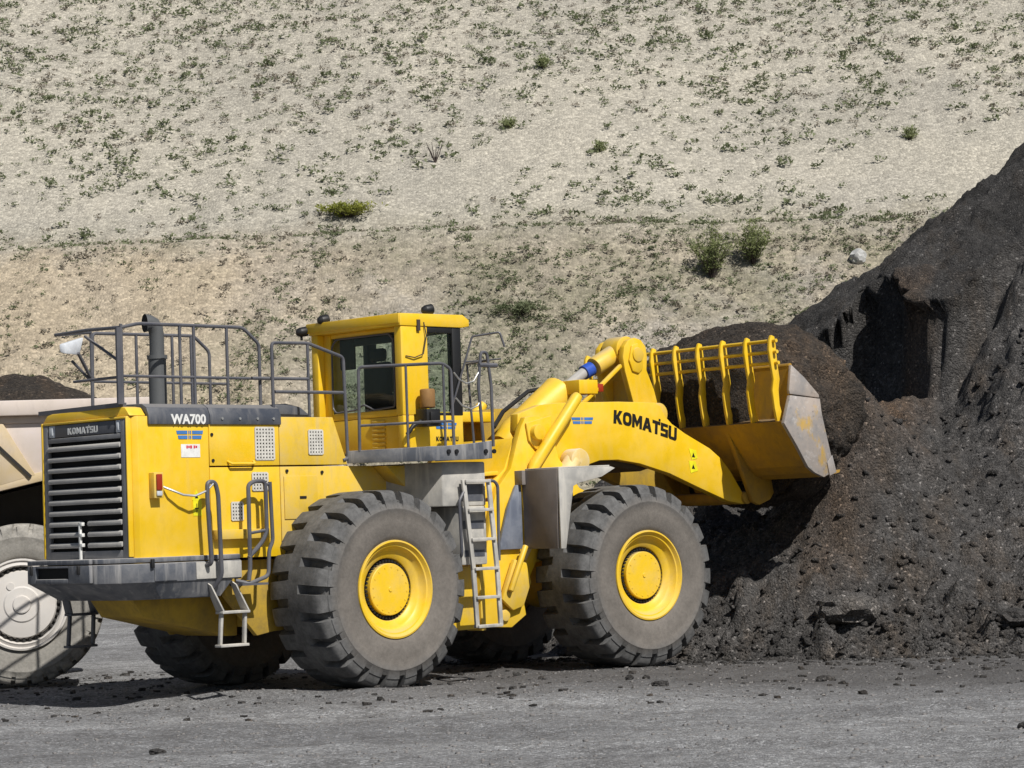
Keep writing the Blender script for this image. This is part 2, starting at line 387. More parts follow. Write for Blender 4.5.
def logo_mb(h, depth=.004, gap=.12, curve=None):
    """heavy block capitals built from outlines; curve(x) bends the baseline"""
    ring = lambda rx, ry, n=28: [(.44 + rx * math.copysign(abs(math.cos(a)) ** .7, math.cos(a)), .5 + ry * math.copysign(abs(math.sin(a)) ** .7, math.sin(a))) for a in [2 * PI * k / n for k in range(n)]]
    G = [('K', .88, [[(0, 0), (0, 1), (.28, 1), (.28, .60), (.55, 1), (.87, 1), (.54, .52), (.90, 0), (.57, 0), (.28, .40), (.28, 0)]]),
         ('O', .88, None),
         ('M', 1.0, [[(0, 0), (0, 1), (.27, 1), (.5, .52), (.73, 1), (1, 1), (1, 0), (.75, 0), (.75, .52), (.56, .14), (.44, .14), (.25, .52), (.25, 0)]]),
         ('A', .95, [[(0, 0), (.33, 1), (.475, 1), (.475, .66), (.42, .42), (.475, .42), (.475, .2), (.35, .2), (.29, 0)], [(.475, .2), (.475, .42), (.53, .42), (.475, .66), (.475, 1), (.62, 1), (.95, 0), (.66, 0), (.60, .2)]]),
         ('T', .80, [[(0, 1), (.8, 1), (.8, .76), (.53, .76), (.53, 0), (.27, 0), (.27, .76), (0, .76)], [(.62, 1.05), (.62, 1.22), (.80, 1.22), (.80, 1.05)]]),
         ('S', .75, [[(0, 0), (.75, 0), (.75, .6), (.26, .6), (.26, .78), (.72, .78), (.72, 1), (0, 1), (0, .4), (.49, .4), (.49, .22), (0, .22)]]),
         ('U', .85, [[(0, 1), (0, .15), (.12, 0), (.73, 0), (.85, .15), (.85, 1), (.59, 1), (.59, .22), (.26, .22), (.26, 1)]])]
    out = MB(); x = 0
    for i, (ch, w_, polys) in enumerate(G):
        b = MB()
        if ch == 'O':
            o_, i_ = ring(.44, .5), ring(.18, .25); n = len(o_)
            for k in range(n): b.prism([o_[k], o_[(k + 1) % n], i_[(k + 1) % n], i_[k]], 0, depth / h, 'z')
        else:
            for p in polys: b.prism(p, 0, depth / h, 'z')
        bmesh.ops.recalc_face_normals(b.bm, faces=b.bm.faces); b.bm.normal_update(); bmesh.ops.triangulate(b.bm, faces=b.bm.faces, ngon_method='EAR_CLIP')
        b.bm.transform(Matrix.Translation((x * h, 0, 0)) @ Matrix.Scale(h, 4))
        if curve:
            for v in b.bm.verts: v.co.y += curve(v.co.x); v.co.x += .10 * (v.co.y - curve(v.co.x))
        join_mb(out, b); x += w_ + gap
    return out
def join_mb(a, b):
    me = bpy.data.meshes.new('tmp'); b.bm.to_mesh(me); b.bm.free(); a.bm.from_mesh(me); bpy.data.meshes.remove(me)
    return a
def frame_side(x, y, z, sx=1):       # text reading along +x, facing -y
    return Matrix(((sx, 0, 0, x), (0, 0, -1, y), (0, 1, 0, z), (0, 0, 0, 1)))
def frame_rear(x, y, z, sx=1):       # text reading along -y, facing -x
    return Matrix(((0, 0, -1, x), (-sx, 0, 0, y), (0, 1, 0, z), (0, 0, 0, 1)))

# numpy fractal value noise ------------------------------------------------
_T = rng.random((256, 256))
def vnoise(x, y):
    xi = np.floor(x).astype(int); yi = np.floor(y).astype(int); fx = x - xi; fy = y - yi
    fx = fx * fx * (3 - 2 * fx); fy = fy * fy * (3 - 2 * fy)
    g = lambda a, b: _T[a & 255, b & 255]
    return (g(xi, yi) * (1 - fx) + g(xi + 1, yi) * fx) * (1 - fy) + (g(xi, yi + 1) * (1 - fx) + g(xi + 1, yi + 1) * fx) * fy - .5
def fbm(x, y, oct=5, gain=.5):
    s = 0; a = 1
    for i in range(oct):
        s = s + a * vnoise(x * 2 ** i + 17.3 * i, y * 2 ** i + 9.1 * i); a *= gain
    return s
def grid(xs, ys, zf, name, m):
    X, Y = np.meshgrid(xs, ys); Z = zf(X, Y)
    V = np.stack([X, Y, Z], -1).reshape(-1, 3); nx, ny = len(xs), len(ys)
    i = np.arange(ny - 1)[:, None] * nx + np.arange(nx - 1)[None]
    F = np.stack([i, i + 1, i + nx + 1, i + nx], -1).reshape(-1, 4)
    return mesh_np(name, V, F, m)
def axis(*segs):
    out = []
    for a, b, st in segs: out += list(np.arange(a, b, st))
    return np.array(out + [segs[-1][1]])

# ------------------------------------------------------------------ camera, sun, sky
ORI = (-2.758, 31.118, 0.0); RZ = math.radians(44.46)
cam = bpy.data.cameras.new('camera'); co = bpy.data.objects.new('camera', cam); COL.objects.link(co)
cam.sensor_width = 36; cam.lens = 88.53; cam.clip_end = 2000; cam.clip_start = .1
pit, rol = math.radians(3.238), math.radians(-2.026)
f = Vector((0, math.cos(pit), math.sin(pit))); r0 = Vector((1, 0, 0)); u0 = r0.cross(f)
r1 = r0 * math.cos(rol) + u0 * math.sin(rol); u1 = -r0 * math.sin(rol) + u0 * math.cos(rol)
co.matrix_world = Matrix(((r1.x, u1.x, -f.x, 0), (r1.y, u1.y, -f.y, 0), (r1.z, u1.z, -f.z, 1.87), (0, 0, 0, 1)))
scene.camera = co

EL = math.radians(47)
hd = Matrix.Rotation(RZ, 3, 'Z') @ Vector((-.16, -1, 0)).normalized()
sd = Vector((hd.x * math.cos(EL), hd.y * math.cos(EL), math.sin(EL)))
sun = bpy.data.lights.new('sun', 'SUN'); sun.energy = 4.8; sun.angle = math.radians(.5); sun.color = (1, .965, .90)
so = bpy.data.objects.new('sun', sun); COL.objects.link(so)
so.rotation_euler = (-sd).to_track_quat('-Z', 'Y').to_euler(); so.location = (10, -10, 30)
w = bpy.data.worlds.new('World'); scene.world = w; w.use_nodes = True
nt = w.node_tree; bg = nt.nodes['Background']; sky = nt.nodes.new('ShaderNodeTexSky')
sky.sky_type = 'NISHITA'; sky.sun_disc = False; sky.sun_elevation = EL; sky.sun_rotation = math.atan2(hd.x, hd.y)
nt.links.new(sky.outputs[0], bg.inputs[0]); bg.inputs[1].default_value = .05
scene.view_settings.view_transform = 'Standard'; scene.view_settings.look = 'None'
scene.view_settings.exposure = 0; scene.view_settings.gamma = 1

# ------------------------------------------------------------------ ground
def ground_z(X, Y):
    a = np.clip(1 - np.hypot(X / 30, (Y - 30) / 40), 0, 1)
    trk = .09 * np.sin((Y + .25 * X) * 1.9 + 1.5 * fbm(X * .12, Y * .12)) * fbm(X * .3 + 5, Y * .3)
    return a ** .3 * (.10 * fbm(X * .25, Y * .25, 4) + .045 * fbm(X * 1.7, Y * 1.7, 5) + trk) - .01
tag(grid(axis((-260, -20, 12), (-20, -11, .5), (-11, 11, .09), (11, 20, .5), (20, 260, 12)), axis((-60, 10, 5), (10, 17, .2), (17, 37.5, .07), (37.5, 60, .45), (60, 300, 20)), ground_z, 'ground', M['gravel']), kind='structure')

# ------------------------------------------------------------------ quarry hillside
def hill_z(X, Y):
    wv = 1.0 * fbm(X * .09, Y * .05 + 3, 3)
    d = Y + wv
    lo = np.clip(d - 63, 0, 12.4) * .87
    sm = np.clip((d - 62) / 3, 0, 1)
    hi = np.clip(d - 76.2, 0, 400) * .72
    low_band = np.clip(1 - np.abs(d - 70) / 6.5, 0, 1)
    gul = low_band * (.55 * fbm(X * .45, Y * .16, 4) + .22 * fbm(X * 1.3, Y * 1.0, 3))
    return lo + hi + gul + sm * (.14 * fbm(X * .9, Y * .9, 4) + .07 * fbm(X * 3.1, Y * 3.1, 2)) + np.where(d < 62.6, -.6, 0)
tag(grid(axis((-150, -38, 6), (-38, -20, .3), (-20, 20, .14), (20, 38, .3), (38, 150, 6)), axis((60, 64, .5), (64, 76.5, .12), (76.5, 97, .2), (97, 190, 4)), hill_z, 'hillside', M['hill']), kind='structure')
def hz(x, y): return float(hill_z(np.array([x * 1.0]), np.array([y * 1.0]))[0])

def leaf_cloud(P, S, per, flat=.55, up=.5, elong=2.2):
    """little leaf quads around each point of P (n,3) with clump size S (n,)"""
    n = len(P); R = rng.normal(size=(n, per, 3)) * np.array([.42, .34, .22])
    C = P[:, None] + R * S[:, None, None]; C[..., 2] = np.maximum(C[..., 2], P[:, None, 2] - .02 * S[:, None]) + S[:, None] * .18
    d = rng.normal(size=(n, per, 3)); d[..., 2] = np.abs(d[..., 2]) * up; d /= np.linalg.norm(d, axis=-1, keepdims=True)
    t = rng.normal(size=(n, per, 3)); sdir = np.cross(d, t); sdir /= np.linalg.norm(sdir, axis=-1, keepdims=True)
    L = S[:, None, None] * flat * rng.uniform(.5, 1.2, (n, per, 1)); Wd = L / elong
    q = np.stack([C - sdir * Wd * .5, C + d * L * .5 - sdir * Wd * .5 * .2 + sdir * 0, C + d * L, C + d * L * .5 + sdir * Wd * .8], 2)
    V = q.reshape(-1, 3); return V, np.arange(len(V)).reshape(-1, 4)

# scattered weeds: dense, streaky patches, with one bare scree band across the upper slope
def weeds(name, m, count, seed, size, dens):
    r = np.random.default_rng(seed)
    x = r.uniform(-36, 36, count); y = 64 + 34 * r.random(count) ** .85
    k = dens(x, y) > r.random(count); x, y = x[k], y[k]
    # break into families: every seed point gets a few near neighbours
    P = np.stack([x, y, hill_z(x, y) + .045], -1)
    S = size[0] + (size[1] - size[0]) * r.random(len(x)) ** 2.2
    V, F = leaf_cloud(P, S, 16, .55, .5, 1.5)
    return tag(mesh_np(name, V, F, m, smooth=False), kind='stuff')
def bare(x, y):                       # scree chutes: low density bands
    b = np.exp(-((y - 79.7 - .5 * x) / 1.45) ** 2) * (1 / (1 + np.exp(-(x + 5.2) / .6))) * (1 / (1 + np.exp((x - 3.6) / .6)))
    b2 = np.exp(-((y - 79.6) / 2.2) ** 2) * (1 / (1 + np.exp(-(x - 10.3) / .6)))
    b3 = np.exp(-((y - 78.6) / 1.0) ** 2) * (1 / (1 + np.exp((x + 11.0) / .8))) * .7
    return np.clip(1 - 1.3 * np.maximum(np.maximum(b, b2), b3), 0.03, 1)
def dens_up(x, y):
    n = fbm(x * .35 + .35 * y, y * .22, 4); n2 = fbm(x * 1.1, y * .7 + 40, 3)
    return np.clip(.50 + .45 * n + .35 * n2 + .02 * (y - 80), .06, 1) * bare(x, y) * np.where(y > 76.0, 1, .0)
def dens_lo(x, y):
    n = fbm(x * .4 + 60, y * .4, 4); n2 = fbm(x * 1.5, y * 1.5 + 70, 3)
    l = np.clip(.34 + .9 * n + .6 * n2 + .26 * np.clip((x + 5) / 4, -1, .6), .04, 1)
    xc = -5.0 + (y - 75.4) * .5; l = np.maximum(l, .95 * np.exp(-((x - xc) / 1.1) ** 2) * (n2 > -.2))
    l = np.maximum(l, .55 * np.exp(-((y - 75.7) / .6) ** 2) * (n2 > -.05))
    return l * np.where(y < 76.3, 1, 0)
weeds('green_weeds', M['weed'], 18800, 1, (.14, .32), dens_up)
weeds('bank_weeds', M['weed'], 72000, 2, (.08, .22), dens_lo)
weeds('dry_weeds', M['weedpurple'], 18000, 3, (.09, .24), lambda x, y: .6 * dens_up(x + 31, y) * bare(x, y) + .9 * dens_lo(x + 17, y))

def bush(name, x, y, h, wd, n, m, label, cat, leaf=.13, base=None, group=None):
    root = empty(name, (x, y, hz(x, y) - .03)); tag(root, label, cat, group)
    st = MB(); V = []; 
    for k in range(n):
        a = rng.uniform(0, 2 * PI); sp = rng.random() ** .7; hh = h * rng.uniform(.6, 1.0) * (1 - .35 * sp)
        e = Vector((math.cos(a) * sp * wd * .5, math.sin(a) * sp * wd * .5, hh)); mid = e * .5 + Vector((0, 0, .12 * hh))
        st.tube([(0, 0, 0), mid, e], [.012, .009, .004], 4)
        for t in np.linspace(.25, 1, 13):
            p = (mid * (t * 2) if t < .5 else mid + (e - mid) * (t * 2 - 1)); V.append(p + Vector(rng.normal(size=3) * .05))
    st.build('stem', M['twig'], root, 0)
    P = np.array(V); v, F = leaf_cloud(P, np.full(len(P), leaf), 5, 1.0, .9, 3.5)
    mesh_np('foliage', v, F, m, root, False)
    return root
bush('shrub', 5.98, 73.5, 1.75, 1.45, 34, M['bush'], 'larger green shrub on the lower bank, left of the two side by side', 'shrub')
bush('shrub', 7.25, 74.0, 1.5, 1.3, 30, M['bush'], 'rounder green shrub on the lower bank, right of the two side by side', 'shrub')
bush('grass_clump', -4.8, 77.3, .42, 2.2, 34, M['grassy'], 'bright yellow green grassy clump on the slope edge above the loader hood', 'grass clump', .16)
bush('weed_clump', 1.43, 85.0, .5, .55, 10, M['grassbush'], 'dark green clump high on the scree near the top edge of the slope', 'weed')
bush('weed_clump', .25, 81.7, .35, .7, 9, M['grassbush'], 'low green clump at the upper edge of the bare scree above the cab', 'weed')
bush('weed_clump', 13.1, 80.9, .45, .5, 8, M['grassbush'], 'small green clump on bare scree above the dark spoil heap ridge', 'weed')
bush('weed_clump', 3.1, 80.0, .3, .45, 7, M['grassbush'], 'fresh green clump low on the pale scree right of the dead twig', 'weed')
bush('scrub_patch', .25, 72.0, .4, 1.9, 18, M['weed'], 'dull olive scrub patch on the bank behind the cab roof', 'scrub', .15)
tw = MB()
for k in range(7):
    a = rng.uniform(-.5, .5); tw.tube([(0, 0, 0), (a * .3, rng.uniform(-.1, .1), .35), (a * .55, rng.uniform(-.15, .15), rng.uniform(.5, .85))], [.02, .015, .006], 5)
o = tw.build('dead_twig', M['twig'], None, 0); o.location = (-2.2, 80.0, hz(-2.2, 80.0) - .03)
tag(o, 'bare dark dead twig standing alone on the pale scree', 'twig')

def rock_bm(rx, ry, rz, rough=.25, sub=3, seed=0):
    b = MB(); bmesh.ops.create_icosphere(b.bm, subdivisions=sub, radius=1)
    off = Vector((seed * 3.7, seed * 1.3, seed * 5.1))
    for v in b.bm.verts:
        k = 1 + rough * (mnoise.noise(v.co * 1.3 + off) + .6 * mnoise.noise(v.co * 2.9 + off) + .35 * mnoise.noise(v.co * 6 + off))
        k = min(k, 1.05 + .1 * mnoise.noise(v.co * .7 + off))
        v.co = Vector((v.co.x * rx, v.co.y * ry, v.co.z * rz)) * k
    return b
o = rock_bm(.26, .24, .24, .5, 3, 5).build('rock', M['rockwhite'], None, 0, angle=25); o.location = (10.38, 74.2, hz(10.38, 74.2) + .12)
tag(o, 'pale whitish rock on the slope beside the spoil heap ridge', 'rock')

# ------------------------------------------------------------------ spoil heap at the working face
CREST = np.array([(3.2, 43.3), (4.9, 42.6), (6.25, 42.35), (6.55, 41.2), (6.85, 40.35), (8.3, 41.0), (10.5, 41.3), (30, 41.5)])
DEPTH = np.array([.0, 1.5, 2.4, 2.5, 1.5, .22, .15, .12])
def crest(X, Y):
    """signed distance to the crest of the dug face (positive on the dug side), cut depth there, outward direction"""
    best = np.full(X.shape, 1e9); dep = np.zeros(X.shape); sg = np.ones(X.shape); ox = np.zeros(X.shape); oy = np.zeros(X.shape)
    for i in range(len(CREST) - 1):
        (ax, ay), (bx, by) = CREST[i], CREST[i + 1]; L2 = (bx - ax) ** 2 + (by - ay) ** 2; L = L2 ** .5
        t = np.clip(((X - ax) * (bx - ax) + (Y - ay) * (by - ay)) / L2, 0, 1)
        px, py = ax + t * (bx - ax), ay + t * (by - ay); d = np.hypot(X - px, Y - py)
        side = ((X - ax) * (by - ay) - (Y - ay) * (bx - ax)) / L
        m = d < best - 1e-9
        best = np.where(m, d, best); dep = np.where(m, DEPTH[i] * (1 - t) + DEPTH[i + 1] * t, dep); sg = np.where(m, np.where(side > 0, 1, -1), sg)
        nx, ny = (by - ay) / L, -(bx - ax) / L
        ox = np.where(m, nx, ox); oy = np.where(m, ny, oy)
    sg = np.where(Y < np.interp(X, CREST[:, 0], CREST[:, 1]), 1, -1)
    return best * sg, dep, ox, oy
def seg_d(X, Y, a, b):
    t = np.clip(((X - a[0]) * (b[0] - a[0]) + (Y - a[1]) * (b[1] - a[1])) / ((b[0] - a[0]) ** 2 + (b[1] - a[1]) ** 2), 0, 1)
    return np.hypot(X - a[0] - t * (b[0] - a[0]), Y - a[1] - t * (b[1] - a[1])), t
def heap_parts(X, Y):
    ax, ay = 10.4, 44.6
    t = np.clip(X - ax, 0, 60); dist = np.hypot(X - ax - t, Y - ay)
    z = 9.05 + .05 * t - .745 * dist + .55 * fbm(X * .28 + 11, Y * .28, 4)
    z = np.where(z < 1.2, 1.2 - (1.2 - z) * .9, z)
    Xw = X + .60 * fbm(X * .9, Y * .9 + 31, 5, .5); Yw = Y + .60 * fbm(X * .9 + 50, Y * .9, 5, .5)
    s, dep, ox, oy = crest(Xw, Yw)
    st = np.clip((s - .02) / .30, 0, 1); st = st * st * (3 - 2 * st)
    z = z - dep * st * np.clip(1 - (s - .5) / 4.2, 0, 1)
    fresh = np.clip((s + .05) / .25, 0, 1)  # dug side of the crest; heap colour is painted darker outside it
    # broken ledges on the dug face
    led = fbm(X * .9 + .6 * Y, z * 1.1 + Y * .4, 4)
    z = z + fresh * .17 * led * np.clip(1 - np.abs(s - 1.2) / 3, 0, 1)
    # loose brown slide fed by the hollow, reaching the tipping bucket
    d1, t1 = seg_d(X, Y, (6.3, 41.2), (5.1, 37.4)); d2, t2 = seg_d(X, Y, (5.1, 37.4), (4.3, 35.6))
    d1 = d1 + .5 * fbm(X * 1.3, Y * .7 + 8, 4); d2 = d2 + .5 * fbm(X * 1.3, Y * .7 + 8, 4)
    slide = np.maximum(np.clip(1.15 - d1 / (.55 + .5 * t1), 0, 1), np.clip(1.1 - d2 / (1.05 - .35 * t2), 0, 1) * (1 - .55 * t2))
    z = z + .30 * np.clip(slide, 0, 1) + 1.45 * np.exp(-((X - 5.1) / .72) ** 2 - ((Y - 37.1) / .95) ** 2)
    rid = .10 * (1 - 2 * np.abs(fbm(X * .9 + .5 * Y, Y * .35, 4)))
    stp = 1 - .8 * ((s > -.1) & (s < .5)) * np.clip(dep, 0, 1)
    fine = stp * (.18 * fbm(X * 1.8, Y * 1.8, 4) + .105 * fbm(X * 6, Y * 6, 3, .6)) * (1 - .5 * slide)
    toe = np.exp(-((z - .35) / .55) ** 2)
    lump = np.maximum(0, fbm(X * 3.2 + 30, Y * 3.2, 3)) * .62 * toe + .45 * np.maximum(0, fbm(X * 2.0, Y * 2.0 + 60, 3) - .10) * fresh * np.clip((s - .6) / .6, 0, 1)
    z = z + rid + fine + lump
    lip = np.clip((s + .75) / .75, 0, 1) * (s < .06) * np.clip(dep / 2.2, 0, 1) * (.30 + .5 * fbm(X * 2.5, Y * 2.5 + 77, 3))
    return np.where(z < -.35, -.35, z), fresh, np.clip(slide, 0, 1), ox * lip, oy * lip
def heap_z(X, Y): return heap_parts(X, Y)[0]
xs = axis((-4, 1, .12), (1, 9.2, .042), (9.2, 24, .25), (24, 60, 2)); ys = axis((31.5, 43.2, .045), (43.2, 47, .12), (47, 60, .5))
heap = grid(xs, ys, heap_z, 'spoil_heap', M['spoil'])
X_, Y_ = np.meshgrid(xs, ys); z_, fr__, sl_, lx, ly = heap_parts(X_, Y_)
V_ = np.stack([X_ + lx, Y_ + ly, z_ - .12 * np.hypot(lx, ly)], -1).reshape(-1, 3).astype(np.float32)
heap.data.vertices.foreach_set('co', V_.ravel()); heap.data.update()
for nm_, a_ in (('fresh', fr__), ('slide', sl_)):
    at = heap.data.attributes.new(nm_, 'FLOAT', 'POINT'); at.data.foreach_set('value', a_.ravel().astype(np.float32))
tag(heap, 'tall heap of dark crumbly spoil in front of the loader bucket', 'spoil heap')
def hpz(x, y): return float(heap_z(np.array([x * 1.0]), np.array([y * 1.0]))[0])
def gz(x, y): return max(float(ground_z(np.array([x * 1.0]), np.array([y * 1.0]))[0]), hpz(x, y))

# loose fragments: rubble on the heap, gravel on the yard
def shard_cloud(P, S, name, m):
    base = np.array([(x, y, z) for z in (-.5, .55) for x, y in ((-.6, -.6), (.6, -.6), (.6, .6), (-.6, .6))])
    tri = np.array([(0, 3, 2, 1), (4, 5, 6, 7), (0, 1, 5, 4), (1, 2, 6, 5), (2, 3, 7, 6), (3, 0, 4, 7)])
    n = len(P); a = rng.uniform(0, 2 * PI, n); c, s = np.cos(a), np.sin(a)
    B = base[None] * rng.uniform(.45, 1.2, (n, 8, 3)) * np.stack([S, S * rng.uniform(.5, 1, n), S * rng.uniform(.5, .9, n)], -1)[:, None]
    V = np.stack([B[..., 0] * c[:, None] - B[..., 1] * s[:, None], B[..., 0] * s[:, None] + B[..., 1] * c[:, None], B[..., 2]], -1) + P[:, None]
    F = (tri[None] + 8 * np.arange(n)[:, None, None]).reshape(-1, 4)
    return tag(mesh_np(name, V.reshape(-1, 3), F, m, smooth=False), kind='stuff')
n = 9000; x = rng.uniform(-1, 9.5, n); y = rng.uniform(32, 40, n); z = heap_z(x, y); k = z > -.1
k &= rng.random(n) < np.where(z < .7, 1, .4); x, y, z = x[k], y[k], z[k]
shard_cloud(np.stack([x, y, z + .005], -1), .018 + .10 * rng.random(len(x)) ** 5, 'rubble', M['stone'])
n = 15000; x = rng.uniform(-8, 9, n); y = 17.5 + 17 * rng.random(n) ** .8
shard_cloud(np.stack([x, y, ground_z(x, y)], -1), (.006 + .034 * rng.random(n) ** 5), 'loose_gravel', M['pebble'])
n = 2600; x = rng.uniform(-9, 9, n); y = 26 + 10 * rng.random(n) ** .7
k = 4200; xt = rng.uniform(-1.5, 9, k); yt = 35.25 - .395 * (xt - 2.35) - np.abs(rng.normal(size=k)) * 1.1; x = np.concatenate([x, xt]); y = np.concatenate([y, yt]); n += k
shard_cloud(np.stack([x, y, np.maximum(ground_z(x, y), heap_z(x, y))], -1), .012 + .075 * rng.random(n) ** 5, 'dark_crumbs', M['crumb'])

CLODS = [
    (4.45, 34.40, .44, .36, .24, 'boulder', 'largest flat topped boulder lying in the toe of the spoil heap', 'boulder'),
    (6.55, 33.65, .30, .26, .13, 'stone', 'low brown slab lying at the heap toe by the right picture edge', 'stone'),
    (-3.15, 21.75, .11, .06, .035, 'stone', 'dark flat clod alone on the grey gravel in the left foreground', 'clod'),
    (1.55, 28.6, .10, .08, .05, 'stone', 'brown clod on the yard below the front wheel, nearest the camera of its cluster', 'clod'),
    (1.25, 29.5, .055, .05, .045, 'crumb', 'small black clod standing just behind the brown clod', 'clod'),
    (1.45, 29.7, .05, .04, .04, 'crumb', 'black pebble sized clod right of the small black clod', 'clod'),
    (3.55, 29.7, .13, .09, .055, 'crumb', 'wide dark clod on the gravel below the large boulder', 'clod'),
    (4.75, 31.3, .10, .07, .045, 'crumb', 'dark clod on the wheel track between boulder and right edge', 'clod'),
    (4.25, 21.6, .05, .04, .04, 'crumb', 'black clod low in the right foreground gravel', 'clod'),
    (4.65, 22.6, .09, .07, .06, 'crumb', 'lumpy dark clod near the bottom right corner', 'clod'),
    (4.25, 24.2, .045, .035, .025, 'pebble', 'small pale grey stone in the right foreground gravel', 'stone'),
]
for i, (x, y, a, b, c, mt, lab, cat) in enumerate(CLODS):
    o = rock_bm(a, b, c, .38, 3, i + 11).build({'clod': 'clod', 'stone': 'stone', 'boulder': 'boulder'}[cat], M[mt], None, 0, angle=28)
    o.location = (x, y, gz(x, y) + c * (.35 if cat != 'boulder' else .15)); o.rotation_euler = (0, 0, i * 1.1); tag(o, lab, cat)

# ------------------------------------------------------------------ WHEEL LOADER
LD = empty('wheel_loader', ORI, RZ)
tag(LD, 'big yellow wheel loader tipping its raised bucket at the spoil heap', 'wheel loader')
ART = -.07003; PX = 2.197
FR = Matrix.Translation((PX, 0, 0)) @ Matrix.Rotation(ART, 4, 'Z') @ Matrix.Translation((-PX, 0, 0))   # steered front half

# ---- wheels
def tyre_mb(R, Wd, Rb, lugs, dep, seg_fr, g0, g1, half_lug=.5):
    """profile from outer bead over the tread to the inner bead; groove pattern alternates between the shoulders"""
    hw = Wd / 2
    prof = []   # (r, y, treadweight)
    side = [(Rb, -.80), (Rb + .03, -.90), (Rb + .10 * (R - Rb) + .03, -.97), (.42 * R + .58 * Rb, -1.0), (.60 * R + .40 * Rb, -.99), (.615 * R + .385 * Rb, -1.0), (.64 * R + .36 * Rb, -1.0), (.655 * R + .345 * Rb, -.984), (.80 * R + .20 * Rb, -.95)]
    for r, y in side: prof.append((r, y * hw, .36 if y == -.95 else 0))
    prof += [(R * .90, -.925 * hw, .55), (R * .925, -.905 * hw, .75), (R * .955, -.875 * hw, .9), (R * .978, -.835 * hw, 1), (R * .989, -.77 * hw, 1)]
    for t in (-.66, -.54, -.42, -.30, -.22, -.17, -.10): prof.append((R * (1 - .008 * t * t), t * hw, 1))
    prof = prof + [(R, 0, 1)] + [(r, -y, w_) for r, y, w_ in prof[::-1]]
    V = []; nA = lugs * len(seg_fr); np_ = len(prof)
    for k in range(lugs):
        for fr in seg_fr:
            for r, y, w_ in prof:
                t = y / hw
                sk = .10 * max(0, (abs(t) - .2))            # grooves sweep back a little toward the shoulder
                ph = (fr + (0 if t < 0 else .5)) % 1.0
                inner = .19
                wid = 1.0 if abs(t) > .30 else max(0, (abs(t) - inner) / .11)
                ing = abs(t) > inner and g0 - 1e-6 <= ph <= g1 + 1e-6
                rr = r - (dep * w_ * min(1, wid * 1.0) if ing else 0)
                yy = y - (0 if not ing or abs(t) < .86 else math.copysign(.025 * Wd * w_, t))
                a = 2 * PI * (k + fr + sk) / lugs
                V.append((rr * math.cos(a), yy, rr * math.sin(a)))
    idx = np.arange(nA * np_).reshape(nA, np_); nx = np.roll(idx, -1, 0)
    F = np.stack([idx[:, :-1], idx[:, 1:], nx[:, 1:], nx[:, :-1]], -1).reshape(-1, 4)
    return V, F
def uniq(l): return sorted(set(round(v % 1, 4) for v in l))
def make_wheel(name, R, Wd, Rb, lugs, dep, g0, g1, tm, rim_mb, rm, parent):
    e = .012
    seg = uniq([0, g0 - e, g0, (g0 + g1) / 2, g1, g1 + e] + [g0 - e + .5, g0 + .5, (g0 + g1) / 2 + .5, g1 + .5, g1 + e + .5])
    V, F = tyre_mb(R, Wd, Rb, lugs, dep, seg, g0, g1)
    wh = empty(name, parent=parent)
    t = mesh_np('tyre', V, F, tm, wh); t.data.set_sharp_from_angle(angle=math.radians(38))
    rim_mb(wh)
    return wh
def loader_rim(wh):
    b = MB(); yo = -.46                      # outer face of the flange (tyre half width .52)
    b.lathe([(.545, .40), (.545, yo + .03), (.572, yo + .012), (.584, yo - .012), (.580, yo - .030), (.560, yo - .034), (.546, yo - .016), (.530, yo + .004), (.512, yo + .008),
             (.500, yo + .03), (.470, yo + .075), (.452, yo + .085), (.438, yo + .09), (.378, yo + .115), (.370, yo + .125), (.366, yo + .18), (.28, yo + .19), (0, yo + .19)], seg=72)
    b.build('rim', M['yellow_rim'], wh, .0, angle=30)
    h = MB(); h.lathe([(.308, yo + .19), (.308, yo + .090), (.300, yo + .082), (.22, yo + .078), (.03, yo + .076), (.026, yo + .066), (0, yo + .066)], seg=56)
    for k in range(16):
        a = 2 * PI * k / 16; h.lathe([(0, yo + .075), (.012, yo + .075), (.012, yo + .11)], (.265 * math.cos(a), 0, .265 * math.sin(a)), 8)
    h.build('hub', M['yellow_rim'], wh, 0, angle=30)
    n_ = MB()
    for k in range(44):
        a = 2 * PI * k / 44; n_.lathe([(0, yo + .12), (.017, yo + .12), (.017, yo + .195)], (.338 * math.cos(a), 0, .338 * math.sin(a)), 6)
    n_.lathe([(.312, yo + .17), (.364, yo + .17)], seg=48); n_.build('wheel_nuts', M['black'], wh, 0)  # black ring painted for the shade at the bottom of the gap
W0 = make_wheel('wheel', 1.18, 1.04, .55, 23, .105, .58, .90, M['tyre'], loader_rim, M['yellow_rim'], LD)
YW = 1.38; RW = 1.18
W0.location = (0, -YW, RW); W0.rotation_euler = (0, .11, 0)
for (x, y, ang, spin, fr) in ((0, YW + .1, PI, .3, 0), (2 * PX, -YW, 0, .95, 1), (2 * PX, YW, PI, 1.4, 1)):
    o = copy_tree(W0, LD)
    p = Vector((x, y, RW)); rot = Matrix.Rotation(ang, 4, 'Z') @ Matrix.Rotation(spin, 4, 'Y')
    mt = Matrix.Translation(p) @ rot
    if fr: mt = FR @ mt
    o.matrix_local = mt

